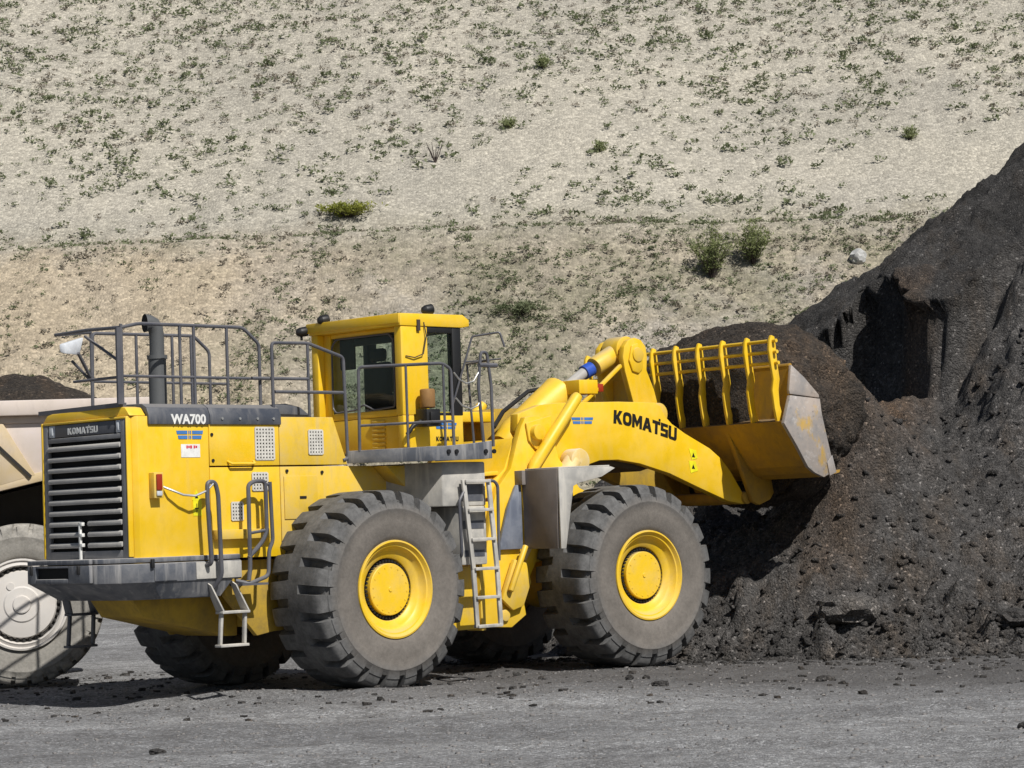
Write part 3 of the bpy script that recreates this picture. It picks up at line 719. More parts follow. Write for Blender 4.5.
# ---- engine hood
YH = 1.0
def hood_outline(d=0): return [(-3.15, -.84 + d), (-3.05, -YH + d), (0.35, -YH + d), (0.35, YH - d), (-3.05, YH - d), (-3.15, .84 - d)]
b = MB(); b.prism([(-3.09, -.95), (-3.03, -YH), (-2.04, -YH), (-2.04, YH), (-2.93, YH), (-3.09, .76)], 1.60, 3.26, 'z')
for y0, y1 in ((-.955, -.935), (.70, .735)): b.box(-3.16, -3.091, y0, y1, 1.68, 3.262)
b.box(-3.16, -3.091, -.934, .699, 3.232, 3.262)
hood = b.build('engine_hood', M['yellow'], LD, .02)
b = MB(); b.box(-2.034, -1.006, -YH - .004, YH, 2.69, 3.26); b.box(-2.034, -1.006, -YH, YH, 1.62, 2.672)
b.build('hood_door', M['yellow'], hood, .006)
b = MB(); b.prism([(-.994, 2.69), (.05, 2.69), (.02, 2.78), (-.16, 3.26), (-.994, 3.26)], -YH, YH)
b.box(-.994, 1.05, -YH + .002, YH, 1.62, 2.672)
b.build('side_panel', M['yellow_dusty'], hood, .008)
b = MB(); b.box(-.95, -.44, -YH - .012, -YH - .001, 2.05, 2.56)
b.box(-2.02, -1.2, -YH - .10, -YH - .001, 1.84, 1.95)
b.build('access_panel', M['yellow_dusty'], hood, .006)
# dark top cover
b = MB()
cov = [(-1.03, 3.165), (-1.03, 3.27), (-.99, 3.36), (-.90, 3.405), (0, 3.43), (.90, 3.405), (.99, 3.36), (1.03, 3.27), (1.03, 3.165), (.985, 3.165), (.985, 3.262), (-.985, 3.262), (-.985, 3.165)]
b.prism(cov, -2.90, -2.036, 'x'); b.prism(cov, -2.030, -.98, 'x')
cover = b.build('hood_cover', M['dark'], LD, .01)
for x in (-1.86, -1.60, -1.34, -1.10):
    b = MB(); b.lathe([(0, -1.042), (.016, -1.042), (.016, -1.028)], (x, 0, 3.235), 8); b.build('bolt', M['pale_steel'], cover, 0)
text_mb('WA700', .150, frame_side(-2.585, -1.033, 3.175), .035, .003, 1.02).build('lettering', M['white'], cover, 0, smooth=False)
b = MB(); b.prism([(-.985, 3.265), (-.90, 3.36), (-.8, 3.375), (.55, 3.365), (.64, 3.35), (.74, 3.265)], -3.13, -2.905, 'x'); b.build('rear_cap', M['yellow'], hood, .012)

def vent(x0, x1, z0, z1, nx, nz):
    b = MB(); b.box(x0, x1, -YH - .006, -YH - .002, z0, z1); bk = b.build('vent', M['void'], hood, 0)
    g = MB(); px = (x1 - x0) / nx; pz = (z1 - z0) / nz
    for i in range(nx + 1): g.box(x0 + i * px - px * .27, x0 + i * px + px * .27, -YH - .016, -YH - .006, z0, z1)
    for j in range(nz + 1): g.box(x0, x1, -YH - .013, -YH - .005, z0 + j * pz - pz * .27, z0 + j * pz + pz * .27)
    g.build('vent_mesh', M['vent'], bk if False else hood, 0)
vent(-1.36, -1.09, 2.76, 3.13, 6, 9); vent(-.55, -.34, 2.82, 3.10, 5, 7); vent(-1.42, -1.20, 2.40, 2.60, 5, 5); vent(-1.74, -1.58, 2.06, 2.26, 4, 5)
# hinges, catches, door handle, latch
b = MB(); b.tube([(-1.78, -YH - .005, 2.74), (-1.76, -YH - .06, 2.71), (-1.42, -YH - .06, 2.71), (-1.40, -YH - .005, 2.74)], .014, 8, .02)
b.build('door_handle', M['yellow'], hood, 0)
for x, z in ((-2.0, 3.05), (-1.99, 2.75), (-.36, 2.60), (-.9, 2.62)):
    b = MB(); b.lathe([(0, -YH - .016), (.02, -YH - .016), (.02, -YH + .01)], (x, 0, z), 8); b.build('door_catch', M['black'], hood, 0)
b = MB(); b.box(-.72, -.62, -YH - .02, -YH - .011, 2.29, 2.32); b.build('panel_latch', M['black'], hood, 0)
# stripe emblem, notice, warning labels
def emblem(x0, x1, z0, z1, y, parent, xf=None):
    b = MB(); h = z1 - z0; cxx = (x0 + x1) / 2; wd = x1 - x0; s = .006
    for j, ins in ((0, .10), (1, .0)):
        za = z0 + j * h * .56; zb = za + h * .40; i = ins * wd * .55
        b.prism([(x0 + i + .02 * wd, za), (cxx - .09 * wd, za), (cxx - .09 * wd, zb), (x0 + i, zb)], y - .004, y - .001)
        b.prism([(cxx + .09 * wd, za), (x1 - i - .02 * wd, za), (x1 - i, zb), (cxx + .09 * wd, zb)], y - .004, y - .001)
        b.box(cxx - .05 * wd, cxx - .012 * wd, y - .004, y - .001, za, zb); b.box(cxx + .012 * wd, cxx + .05 * wd, y - .004, y - .001, za, zb)
    return b.build('emblem', M['blue'], parent, 0, xf=xf)
emblem(-2.50, -2.12, 3.0, 3.10, -YH - .002, hood)
b = MB(); b.box(-2.44, -2.17, -YH - .005, -YH - .001, 2.79, 2.94); nt_ = b.build('notice', M['white'], hood, 0)
for marks in (((-2.365, -2.345, 2.892, 2.925), (-2.338, -2.318, 2.897, 2.922), (-2.311, -2.286, 2.892, 2.925)), ((-2.262, -2.242, 2.892, 2.925), (-2.235, -2.212, 2.897, 2.922))):
    b = MB()
    for x0, x1, z0, z1 in marks: b.box(x0, x1, -YH - .0075, -YH - .0052, z0, z1)
    b.build('notice_lettering', M['redletter'], hood, 0)
b = MB(); b.prism([(-2.30, 2.30), (-2.18, 2.30), (-2.24, 2.42)], -YH - .005, -YH - .001); b.box(-2.29, -2.17, -YH - .005, -YH - .001, 2.12, 2.2995)
b.build('warning_label', M['lemon'], hood, 0)
b = MB(); b.prism([(-2.265, 2.32), (-2.215, 2.32), (-2.24, 2.375)], -YH - .007, -YH - .005); b.build('warning_symbol', M['blackletter'], hood, 0)
b = MB(); b.box(-2.245, -2.235, -YH - .007, -YH - .005, 2.15, 2.26); b.box(-2.27, -2.21, -YH - .007, -YH - .005, 2.20, 2.212); b.build('warning_symbol', M['blackletter'], hood, 0)
# tail lamp, its bracket, ladder-side cable
b = MB(); b.box(-2.90, -2.77, -YH - .10, -YH - .001, 2.33, 2.62); tl = b.build('tail_lamp', M['yellow_dusty'], hood, .006)
b = MB(); b.box(-2.875, -2.80, -YH - .125, -YH - .101, 2.42, 2.60); b.build('red_lens', M['red'], hood, .008)
b = MB(); b.box(-2.875, -2.80, -YH - .122, -YH - .101, 2.355, 2.41); b.build('clear_lens', M['lens'], hood, .008)
b = MB(); b.tube([(-2.74, -YH, 2.47), (-2.66, -YH - .09, 2.42), (-2.52, -YH - .13, 2.36), (-2.38, -YH - .17, 2.345), (-2.24, -YH - .2, 2.40), (-2.16, -1.22, 2.48)], .014, 8)
b.build('cable', M['pale_steel'], LD, 0)

# ---- radiator grille on the rear face
X = -3.09
b = MB()
b.prism([(-.93, 1.67), (.69, 1.67), (.69, 3.225), (-.93, 3.225)], X - .012, X - .002, 'x')
fr_ = b.build('grille_backing', M['void'], LD, 0)
b = MB()
b.box(X - .065, X - .013, .60, .695, 1.67, 3.23); b.box(X - .065, X - .013, -.93, -.835, 1.67, 3.23)
b.box(X - .065, X - .013, -.834, .599, 1.67, 1.76); b.box(X - .065, X - .013, -.834, .599, 3.02, 3.075)
gr = b.build('grille_frame', M['grille'], LD, .008)
b = MB(); b.box(X - .06, X - .013, -.72, .46, 3.085, 3.225); pl_ = b.build('name_plate', M['dark'], LD, .006)
_b = logo_mb(.076, .003, .10); _b.bm.transform(frame_rear(X - .0605, .20, 3.108, 1.16)); _b.build('lettering', M['white'], LD, 0, smooth=False)
for y0, y1 in ((.475, .595), (-.83, -.735)):
    b = MB(); b.box(X - .055, X - .013, y0, y1, 3.085, 3.225); b.box(X - .07, X - .056, y0 + .025, y1 - .025, 3.11, 3.20)
    b.build('rear_lamp', M['lens'], LD, .01)
for j in range(10):
    z = 2.945 - j * .1245
    if z < 1.78: break
    segs_ = [(-.829, .599)] if j < 7 else [(-.829, -.17), (-.02, .599)]
    for ya, yb in segs_:
        b = MB(); b.prism([(X - .085, z - .012), (X - .075, z - .03), (X - .02, z + .005), (X - .02, z + .03), (X - .06, z + .034), (X - .082, z + .014)], ya, yb)
        b.build('louvre', M['louver'], LD, .006)
b = MB(); b.bar((X - .10, -.055, 1.66), (X - .10, -.055, 2.09), .03, .03, (1, 0, 0))
for z in (1.83, 1.945, 2.07): b.box(X - .115, X - .075, -.11, -.04, z - .02, z + .02)
b.build('louvre_bracket', M['white'], LD, .004)

# ---- counterweight bumper
b = MB()
out = [(-3.42, -.64), (-3.24, -.93), (-2.95, -1.1), (-1.69, -1.1), (-1.69, 1.1), (-2.95, 1.1), (-3.24, .93), (-3.42, .64)]
b.prism(out, 1.385, 1.60, 'z')
b.prism([(x + (.02 if x < -2.9 else 0), y * .985) for x, y in out], 1.612, 1.668, 'z')
lo_ = [(-3.02, -.60), (-2.92, -.80), (-2.75, -.95), (-1.98, -1.06), (-1.98, 1.06), (-2.75, .95), (-2.92, .80), (-3.02, .60)]
v0 = [b.bm.verts.new((x, y, 1.383)) for x, y in [(-3.40, -.62), (-3.23, -.92), (-2.94, -1.08), (-1.80, -1.08), (-1.80, 1.08), (-2.94, 1.08), (-3.23, .92), (-3.40, .62)]]
v1 = [b.bm.verts.new((x, y, 1.19)) for x, y in lo_]
for i in range(8): b.bm.faces.new((v0[i], v0[(i + 1) % 8], v1[(i + 1) % 8], v1[i]))
b.bm.faces.new(v1)
bump_ = b.build('counterweight', M['bumper'], LD, .012)
b = MB(); b.box(-3.47, -3.421, .45, .62, 1.40, 1.60); b.box(-3.47, -3.421, -.62, -.20, 1.40, 1.60); b.box(-3.47, -3.421, -.199, .449, 1.40, 1.455); b.box(-3.47, -3.421, -.199, .449, 1.575, 1.60)
b.prism([(-3.47, 1.612), (-3.42, 1.612), (-3.42, 1.668), (-3.47, 1.668)], -.62, .62)
b.build('towing_block', M['bumper'], bump_, .012)
b = MB(); b.box(-3.43, -3.4205, -.199, .449, 1.455, 1.575); b.build('towing_pocket', M['void'], bump_, 0)
for x0, x1, mt in ((-2.93, -2.62, 'bumper'), (-2.35, -1.70, 'tank')):
    b = MB(); b.box(x0, x1, -1.112, -1.101, 1.40, 1.59); b.build('cover_plate', M[mt], bump_, .004)
for (x, y, z) in ((-2.96, -1.115, 1.60), (-3.475, .52, 1.55), (-3.475, -.42, 1.55)):
    b = MB(); b.box(x - .02, x + .02, y - .015, y + .02, z - .05, z + .05); b.build('lifting_eye', M['black'], bump_, .006)
for s in (-1, 1):                    # steps under the counterweight
    g = MB()
    sh = 0 if s < 0 else -.52
    for x in (-2.16 + sh, -1.80 + sh):
        g.hexa([(x - .012, s * 1.0, 1.38), (x + .012, s * 1.0, 1.38), (x + .012, s * 1.13, 1.32), (x - .012, s * 1.13, 1.32), (x - .012 + .12, s * 1.06, 1.02), (x + .012 + .12, s * 1.06, 1.02), (x + .012 + .12, s * 1.20, 1.02), (x - .012 + .12, s * 1.20, 1.02)])
    g.box(-2.06 + sh, -1.66 + sh, s * 1.13 - .07, s * 1.13 + .07, .99, 1.02)
    g.bar((-2.03 + sh, s * 1.13, .99), (-2.06 + sh, s * 1.13, .64), .05, .035); g.bar((-1.69 + sh, s * 1.13, .99), (-1.71 + sh, s * 1.13, .64), .05, .035)
    g.box(-2.09 + sh, -1.68 + sh, s * 1.13 - .06, s * 1.13 + .06, .61, .64)
    g.build('boarding_step', M['tank'] if s < 0 else M['dark'], LD, .005)  # far step gets dark paint in place of its shade
YR = -1.20
b = MB(); b.tube([(-2.21, -1.1, 1.55), (-2.20, YR, 1.57), (-2.235, YR, 2.30), (-2.23, YR, 2.50), (-2.12, YR, 2.50), (-2.08, YR, 2.36), (-2.06, YR, 1.42), (-2.10, -1.1, 1.30)], .026, 10, .07)
b.build('grab_rail', M['rail'], LD, 0)
b = MB(); b.tube([(-1.67, YR, 1.36), (-1.645, YR, 1.5), (-1.64, YR, 2.46), (-1.55, YR, 2.50), (-1.40, YR, 2.50), (-1.385, YR, 2.40), (-1.385, YR, 1.92), (-1.45, YR, 1.80), (-1.66, YR, 1.62)], .026, 10, .06)
b.tube([(-1.32, YR, 2.49), (-1.30, YR, 1.80), (-1.36, YR, 1.70), (-1.38, YR, 1.40), (-1.66, YR, 1.32), (-1.78, -1.1, 1.36)], .024, 10, .06)
b.tube([(-1.40, YR, 2.46), (-1.33, YR, 2.46)], .018, 8); b.tube([(-1.64, YR, 1.9), (-1.385, YR, 1.93)], .018, 8)
b.box(-1.78, -1.40, -1.22, -.98, 1.30, 1.325)
b.build('grab_rail', M['rail'], LD, 0)
# chassis below the bumper
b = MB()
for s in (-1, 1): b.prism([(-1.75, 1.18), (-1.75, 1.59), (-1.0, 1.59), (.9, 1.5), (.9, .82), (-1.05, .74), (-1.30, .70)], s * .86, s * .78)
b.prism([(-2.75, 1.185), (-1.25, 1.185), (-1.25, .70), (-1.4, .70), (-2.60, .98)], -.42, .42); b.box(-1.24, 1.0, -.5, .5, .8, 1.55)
b.build('rear_chassis', M['shaded_yellow'], LD, .01)  # shadow below the bumper is put into this darker paint
b = MB(); b.lathe([(0, -.85), (.23, -.85), (.30, -.45), (.42, -.30), (.42, .30), (.30, .45), (.23, .85), (0, .85)], (0, 0, RW), 24)
b.build('axle', M['yellow_dusty'], LD, 0)
b = MB(); b.lathe([(0, -.85), (.23, -.85), (.30, -.45), (.42, -.30), (.42, .30), (.30, .45), (.23, .85), (0, .85)], (2 * PX, 0, RW), 24)
b.build('axle', M['yellow_dusty'], LD, 0, xf=FR)

# ---- rails and exhaust on the hood
def rail(y, xa, xb, posts, ztop=4.32, zmid=3.72, z0=3.40, xdrop=.24):
    b = MB(); b.tube([(xa, y, z0 if xa > -3 else 4.26), (xa + .02, y, ztop - .01), (xb - xdrop, y, ztop), (xb, y, ztop - .19), (xb, y, z0)] if xa > -3 else [(xa, y, 4.27), (xa + .24, y, ztop), (xb - xdrop, y, ztop), (xb, y, ztop - .19), (xb, y, z0)], .021, 10, .06)
    b.tube([(xa, y, zmid), (xb + .3, y, zmid)], .017, 8)
    for x in posts: b.tube([(x, y, z0), (x, y, ztop - .01)], .019, 8)
    return b
b = rail(-.85, -3.12, -1.14, (-3.12, -2.30, -2.10, -1.62))
b.bar((-3.155, -.85, 3.40), (-3.155, -.85, 4.27), .03, .07, (1, 0, 0))
b.tube([(-3.12, -.85, 4.27), (-3.05, -.1, 4.30), (-3.0, .62, 4.30)], .021, 10); b.tube([(-3.06, .18, 3.72), (-3.12, -.85, 3.71)], .017, 8)
b.tube([(-3.12, -.86, 3.86), (-2.98, .05, 4.24)], .018, 8)
b.bar((-3.06, .85, 3.385), (-3.10, -.82, 3.395), .10, .05)
b.build('guard_rail', M['rail'], LD, 0)
b = rail(.85, -2.34, -.57, (-2.34, -1.68, -1.14, -.85), 4.37, 3.78)
b.tube([(-3.0, .62, 4.30), (-2.34, .85, 4.37)], .019, 8); b.tube([(-2.62, .85, 4.02), (-2.34, .86, 3.78)], .018, 8)
b.build('guard_rail', M['rail'], LD, 0)
b = MB(); b.hexa([(-2.92, .66, 4.10), (-2.60, .80, 4.10), (-2.58, .74, 4.08), (-2.88, .60, 4.08), (-2.92, .68, 4.20), (-2.52, .84, 4.30), (-2.50, .76, 4.30), (-2.88, .60, 4.20)])
b.build('mirror', M['mirror'], LD, .02)
b = MB(); b.bar((-2.66, .66, 4.10), (-2.36, .84, 3.82), .03, .03); b.build('mirror_bracket', M['rail'], LD, 0)
b = MB(); xe, ye = -2.28, -.38
b.tube([(xe, ye, 3.38), (xe, ye, 3.98)], .104, 28); b.tube([(xe, ye, 3.96), (xe, ye, 4.005)], .118, 28)
b.tube([(xe, ye, 4.0), (xe, ye, 4.25), (xe - .01, ye, 4.31), (xe - .04, ye + .01, 4.36), (xe - .09, ye + .02, 4.38), (xe - .14, ye + .035, 4.38)], [.086, .086, .089, .093, .099, .108], 28, caps=False)
b.build('exhaust_stack', M['exhaust'], LD, 0)
b = MB(); b.tube([(xe - .132, ye + .033, 4.38), (xe - .136, ye + .034, 4.38)], .105, 24); b.build('exhaust_mouth', M['void'], LD, 0)
b = rail(-.98, -1.03, .06, (-.48,), 4.14, 3.55, 3.27); b.bm.free()
b = MB(); b.tube([(-1.03, -.95, 3.30), (-1.03, -.95, 4.14), (-.48, -.95, 4.15), (.06, -.97, 3.99), (.06, -1.0, 2.76), (-.02, -1.0, 2.74)], .021, 10, .05)
b.tube([(-.48, -.95, 3.27), (-.48, -.95, 4.15)], .018, 8); b.tube([(-1.0, -.95, 3.56), (.06, -.97, 3.56)], .02, 8); b.tube([(-1.3, -.9, 3.72), (-.48, -.95, 3.72)], .02, 8)
b.build('guard_rail', M['rail'], LD, 0)
b = MB(); b.prism([(-.98, 3.27), (-.20, 3.27), (-.40, 3.40), (-.62, 3.44), (-.98, 3.42)], -.7, .8); b.build('air_duct', M['dark'], LD, .03)

# ---- cab
CX0, CX1, CY = 1.10, 2.12, .87
b = MB()
b.prism([(CX0 + .10, 2.86), (CX1, 2.86), (CX1, 3.30), (CX0 + .10, 3.30)], -CY, CY)               # lower body
b.box(CX0 + .0, CX0 + .45, -CY, -CY + .13, 3.301, 4.42)                                              # broad near rear pillar
b.box(CX0 + .0, CX0 + .45, CY - .13, CY, 3.301, 4.42)
b.box(CX0 + .10, CX0 + .16, -CY + .131, -.64, 3.301, 4.42); b.box(CX0 + .10, CX0 + .16, .60, CY - .131, 3.301, 4.42)
b.box(CX0 + .10, CX0 + .16, -.639, .599, 4.36, 4.42); b.box(CX0 + .10, CX0 + .16, -.639, .599, 3.301, 3.39)
b.box(CX0, CX0 + .098, .73, CY, 2.90, 3.30); b.box(CX0, CX0 + .098, -CY, -.76, 2.90, 3.30)
cab = b.build('cab', M['yellow'], LD, .015)
b = MB(); b.prism([(CX0 - .02, 4.42), (CX1 + .02, 4.42), (CX1 + .15, 4.44), (CX1 + .15, 4.52), (CX1 + .04, 4.585), (CX0 - .02, 4.575)], -CY - .012, CY + .012)
b.prism([(CX0 - .04, 4.45), (CX0 - .021, 4.45), (CX0 - .021, 4.575), (CX0 - .04, 4.575)], -CY - .012, CY + .05)
b.build('cab_roof', M['yellow'], cab, .018)
b = MB(); b.box(CX1 - .14, CX1 + .01, -CY + .005, -CY + .11, 3.301, 4.42)
b.box(CX0 + .451, CX1 - .141, -CY + .005, -CY + .06, 4.34, 4.42); b.box(CX0 + .451, CX1 - .141, -CY + .005, -CY + .06, 3.301, 3.335)
b.build('front_pillar', M['black'], cab, .01)
b = MB(); b.box(CX1 - .14, CX1 + .01, CY - .11, CY - .005, 3.301, 4.42); b.build('front_pillar', M['black'], cab, .01)
b = MB(); b.box(CX0 + .12, CX0 + .13, -.64, .60, 3.39, 4.36); b.build('rear_window', M['glass'], cab, 0)
for y0 in (-CY + .03, CY - .04):
    b = MB(); b.box(CX0 + .451, CX1 - .141, y0, y0 + .01, 3.335, 4.34); b.build('side_window', M['glass'], cab, 0)
b = MB(); b.box(CX1 + .0, CX1 + .012, -CY + .111, CY - .111, 3.301, 4.42); b.build('windscreen', M['glass'], cab, 0)
b = MB()                                                                                              # rubber seal round the rear window
b.tube([(CX0 + .095, y_, z_) for y_, z_ in ((-.60, 3.42), (-.63, 3.5), (-.62, 4.26), (-.54, 4.345), (.48, 4.345), (.57, 4.26), (.58, 3.46), (.52, 3.40), (.12, 3.42), (-.02, 3.48), (-.22, 3.40), (-.60, 3.42))], .012, 8, .04)
b.build('window_seal', M['rail'], cab, 0)
b = MB(); b.box(CX0 + .17, CX1 - .01, -CY + .13, CY - .13, 4.36, 4.415); b.box(CX0 + .17, CX1 - .02, -CY + .06, CY - .06, 3.302, 3.32)
b.box(CX0 + .166, CX0 + .20, -.62, -.50, 3.40, 4.36); b.box(CX0 + .166, CX0 + .20, .22, .50, 3.95, 4.36); b.box(CX0 + .166, CX0 + .20, -.499, .219, 4.24, 4.36)
b.build('cab_lining', M['cabtrim'], cab, .01)
b = MB(); b.box(CX0 + .32, CX0 + .82, -.30, .20, 3.42, 3.62); b.box(CX0 + .28, CX0 + .40, -.28, .18, 3.60, 4.02); b.box(CX0 + .29, CX0 + .39, -.19, .09, 4.03, 4.20)
b.build('seat', M['seat'], cab, .05, 3)
b = MB(); b.tube([(CX1 - .12, 0, 3.34), (CX1 - .25, 0, 3.78)], .035, 8); b.tube([(CX1 - .26 + .06 * math.sin(a), .17 * math.cos(a), 3.79 + .16 * math.sin(a) * .5) for a in np.linspace(0, 2 * PI, 20)], .014, 6)
b.build('steering_wheel', M['black'], cab, 0)
for (x, y, z, tilt) in ((1.62, -.80, 4.66, 0), (1.10, .62, 4.63, 0), (1.02, .96, 4.50, 0)):
    b = MB(); b.tube([(x - .07, y + .02, z - .03), (x - .02, y, z - .025), (x + .07, y - .02, z - .01)], [.035, .062, .066], 18); b.tube([(x, y, z - .07), (x, y, z - .13)], .018, 8)
    b.build('work_lamp', M['black'], cab, .008)
b = MB(); b.tube([(1.48, -.885, 4.47), (1.50, -.905, 4.30), (1.44, -.905, 4.07), (1.30, -.895, 4.02), (1.16, -.885, 4.04)], .008, 6); b.box(1.36, 1.41, -.90, -.871, 4.36, 4.50)
b.build('cab_wiring', M['twig'], cab, 0)
b = MB(); b.lathe([(0, -.12), (.085, -.12), (.095, -.10), (.095, .10), (.085, .12), (0, .12)], (1.38, 0, 0), 20); b.bm.transform(Matrix.Translation((1.38, -1.02, 3.50)) @ Matrix.Rotation(PI / 2, 4, 'X') @ Matrix.Translation((-1.38, 0, 0))); b.build('air_intake', M['rust'], cab, .01)
b = MB(); b.box(1.27, 1.50, -1.12, -.91, 3.15, 3.365); b.box(1.31, 1.46, -1.15, -1.121, 3.19, 3.33); b.tube([(1.28, -1.0, 3.22), (1.16, -.98, 3.16), (1.08, -.95, 3.05)], .03, 8); b.build('compressor', M['black'], cab, .01)
emblem(1.62, 2.0, 3.13, 3.21, -CY - .002, cab)
_b = logo_mb(.058, .002, .14); _b.bm.transform(frame_side(1.64, -CY - .002, 2.975, .95)); _b.build('cab_lettering', M['blackletter'], cab, 0, smooth=False)
b = MB()
for k in range(7): b.box(CX0 + .075, CX0 + .099, -.42, -.18, 2.90 + k * .055, 2.93 + k * .055)
b.build('cab_vent', M['yellow_dusty'], cab, .004)
b = MB(); b.tube([(1.9, -CY - .001, 3.33), (2.2, -1.0, 4.30), (2.42, -1.28, 4.34), (2.46, -1.32, 4.15)], .014, 8, .03); b.tube([(2.14, -.9, 3.98), (2.43, -1.28, 4.0)], .011, 8)
b.build('mirror_arm', M['rail'], cab, 0)

# ---- boarding platform with its rails, tank and ladder
b = MB()
b.prism([(.62, 2.69), (1.46, 2.705), (1.62, 2.715), (1.62, 2.93), (1.30, 2.90), (.85, 2.87), (.62, 2.865)], -1.90, -1.86)
b.hexa([(.04, -1.0, 2.70), (.08, -1.0, 2.70), (.66, -1.86, 2.69), (.615, -1.90, 2.69), (.04, -1.0, 2.85), (.08, -1.0, 2.85), (.66, -1.86, 2.865), (.615, -1.90, 2.865)])
b.prism([(.10, -1.0), (.66, -1.85), (1.60, -1.85), (1.60, -.9), (.10, -.9)], 2.80, 2.83, 'z'); b.box(1.58, 1.62, -1.859, -.90, 2.72, 2.80)
plat = b.build('platform', M['bumper'], LD, .006)
b = MB(); yp = -1.88
b.tube([(.14, -1.13, 2.84), (.15, -1.14, 3.86), (.66, yp, 3.86), (.85, yp, 3.87), (.99, yp, 3.80), (1.0, yp, 2.86)], .020, 10, .06)
b.tube([(.86, yp, 2.86), (.86, yp, 3.86)], .016, 8); b.tube([(.48, -1.63, 2.84), (.48, -1.63, 3.86)], .016, 8); b.tube([(.15, -1.14, 3.15), (.66, yp, 3.16), (.99, yp, 3.17)], .016, 8)
b.build('platform_rail', M['rail'], LD, 0)
b = MB(); b.tube([(1.50, yp, 2.88), (1.44, yp, 3.60), (1.50, yp, 4.02), (1.60, yp, 4.02), (1.66, yp, 3.60), (1.66, yp, 2.86)], .020, 10, .05)
b.tube([(1.70, -1.5, 2.88), (1.62, -1.5, 3.90), (1.62, -1.88, 3.92)], .016, 8); b.tube([(1.46, yp, 3.86), (1.76, yp, 3.86)], .03, 8)
b.build('platform_rail', M['rail'], LD, 0)
b = MB()
b.tube([(1.04, yp, 3.76), (1.12, yp, 3.68), (1.24, yp, 3.63), (1.36, yp, 3.66), (1.46, yp, 3.78)], .010, 6); b.build('safety_chain', M['pale_steel'], LD, 0); b = MB(); b.tube([(1.06, yp, 3.45), (1.16, yp, 3.36), (1.30, yp, 3.32), (1.42, yp, 3.36), (1.46, yp, 3.42)], .010, 6)
b.build('safety_chain', M['pale_steel'], LD, 0)
for x in (.88, 1.01, 1.50, 1.64):
    b = MB(); b.lathe([(0, -1.925), (.028, -1.925), (.028, -1.90)], (x, 0, 2.80), 8); b.build('rail_bolt', M['black'], LD, 0)
b = MB(); b.prism([(.92, -1.74), (1.64, -1.74), (1.64, -.75), (.58, -.75)], 2.14, 2.68, 'z'); b.prism([(1.20, -1.742), (1.63, -1.742), (1.63, -.75), (1.20, -.75)], 1.42, 2.137, 'z')
tank = b.build('side_tank', M['tank'], LD, .02)
b = MB(); b.prism([(.45, 2.66), (.98, 2.66), (.98, 2.30), (.80, 2.36)], -1.25, -1.0); b.build('platform_bracket', M['yellow_dusty'], LD, .01)
b = MB(); yl = -1.83
for x0, x1 in ((1.18, 1.30), (1.60, 1.70)):
    b.bar((x0, yl, 2.46), (x1, yl, 1.36), .035, .06, (1, 0, 0)); b.bar((x1, yl, 1.36), (x1 + .03, yl, .66), .035, .06, (1, 0, 0))
for k, z in enumerate((2.44, 2.09, 1.73, 1.37, 1.02, .67)):
    t = (2.46 - z) / 1.1; xa = 1.18 + .12 * min(t, 1) + .03 * max(0, t - 1) ; xb = 1.60 + .10 * min(t, 1) + .03 * max(0, t - 1)
    b.box(xa, xb, yl - .05, yl + .05, z - .018, z + .018)
b.build('ladder', M['tank'], LD, .004)
b = MB(); b.tube([(1.14, -1.74, 1.50), (1.12, yl, 1.55), (1.10, yl, 2.2), (1.20, yl, 2.34), (1.24, -1.74, 2.34)], .02, 8, .05); b.tube([(1.74, yl, 1.46), (1.76, yl, 2.38), (1.70, yl, 2.44), (1.62, yl, 2.44)], .02, 8, .05)
b.build('ladder_rail', M['rail'], LD, 0)
for x0, z0, z1 in ((1.22, 2.20, 2.40), (1.23, 1.86, 1.96), (1.24, 1.52, 1.60)):
    b = MB(); b.box(x0, 1.58, -1.747, -1.744, z0, z1); b.build('tread_slot', M['dark'], tank, 0)
b = MB(); b.box(1.26, 1.72, -1.45, -1.30, .62, 1.40); b.box(1.20, 1.27, -1.50, -1.25, .60, 1.42); b.box(1.70, 1.78, -1.52, -1.25, .60, 1.42); b.box(1.28, 1.74, -1.29, -.7, .62, 1.40)
b.build('lower_tank', M['yellow_dusty'], LD, .01)

# ---- front frame
b = MB()
side = [(3.12, 3.15), (3.04, 2.95), (2.93, 2.62), (2.70, 2.38), (2.58, 2.10), (2.46, 1.55), (2.30, 1.15), (2.20, .62), (2.85, .58), (3.10, .73), (3.05, 1.0), (3.3, 1.4), (5.05, 1.45), (5.05, 1.95), (4.1, 2.35), (3.75, 2.75), (3.62, 3.25), (3.38, 3.30), (3.2, 3.28)]
for s in (-1, 1): b.prism(side, s * .90, s * .80)
b.prism([(3.10, 3.02), (3.02, 2.9), (2.90, 2.62), (2.64, 2.40), (2.50, 2.30), (2.50, 2.22), (2.72, 2.28), (2.98, 2.54), (3.08, 2.76)], -.799, .799)
b.box(2.45, 2.95, -.799, .799, 1.60, 1.68); b.box(2.3, 2.9, -.799, .799, .60, .68); b.box(2.55, 2.62, -.799, .799, 1.05, 2.2)
b.box(3.2, 5.0, -.799, .799, 1.5, 1.62)
ff = b.build('front_frame', M['yellow'], LD, .012, xf=FR)
b = MB(); b.prism([(2.42, 2.52), (2.80, 2.54), (2.80, 2.59), (2.42, 2.57)], -.79, -.25); b.prism([(2.46, 2.50), (2.60, 2.36), (2.78, 2.50)], -.74, -.71); b.build('frame_bracket', M['yellow'], LD, .006, xf=FR)
b = MB(); b.cyl_y((3.34, 3.08), .10, -1.02, -.6); b.prism([(3.18, 3.2), (3.22, 2.98), (3.34, 2.86), (3.52, 2.84), (3.62, 3.0), (3.62, 3.3)], -.935, -.901); b.build('pivot_pin', M['yellow'], LD, .012, xf=FR)
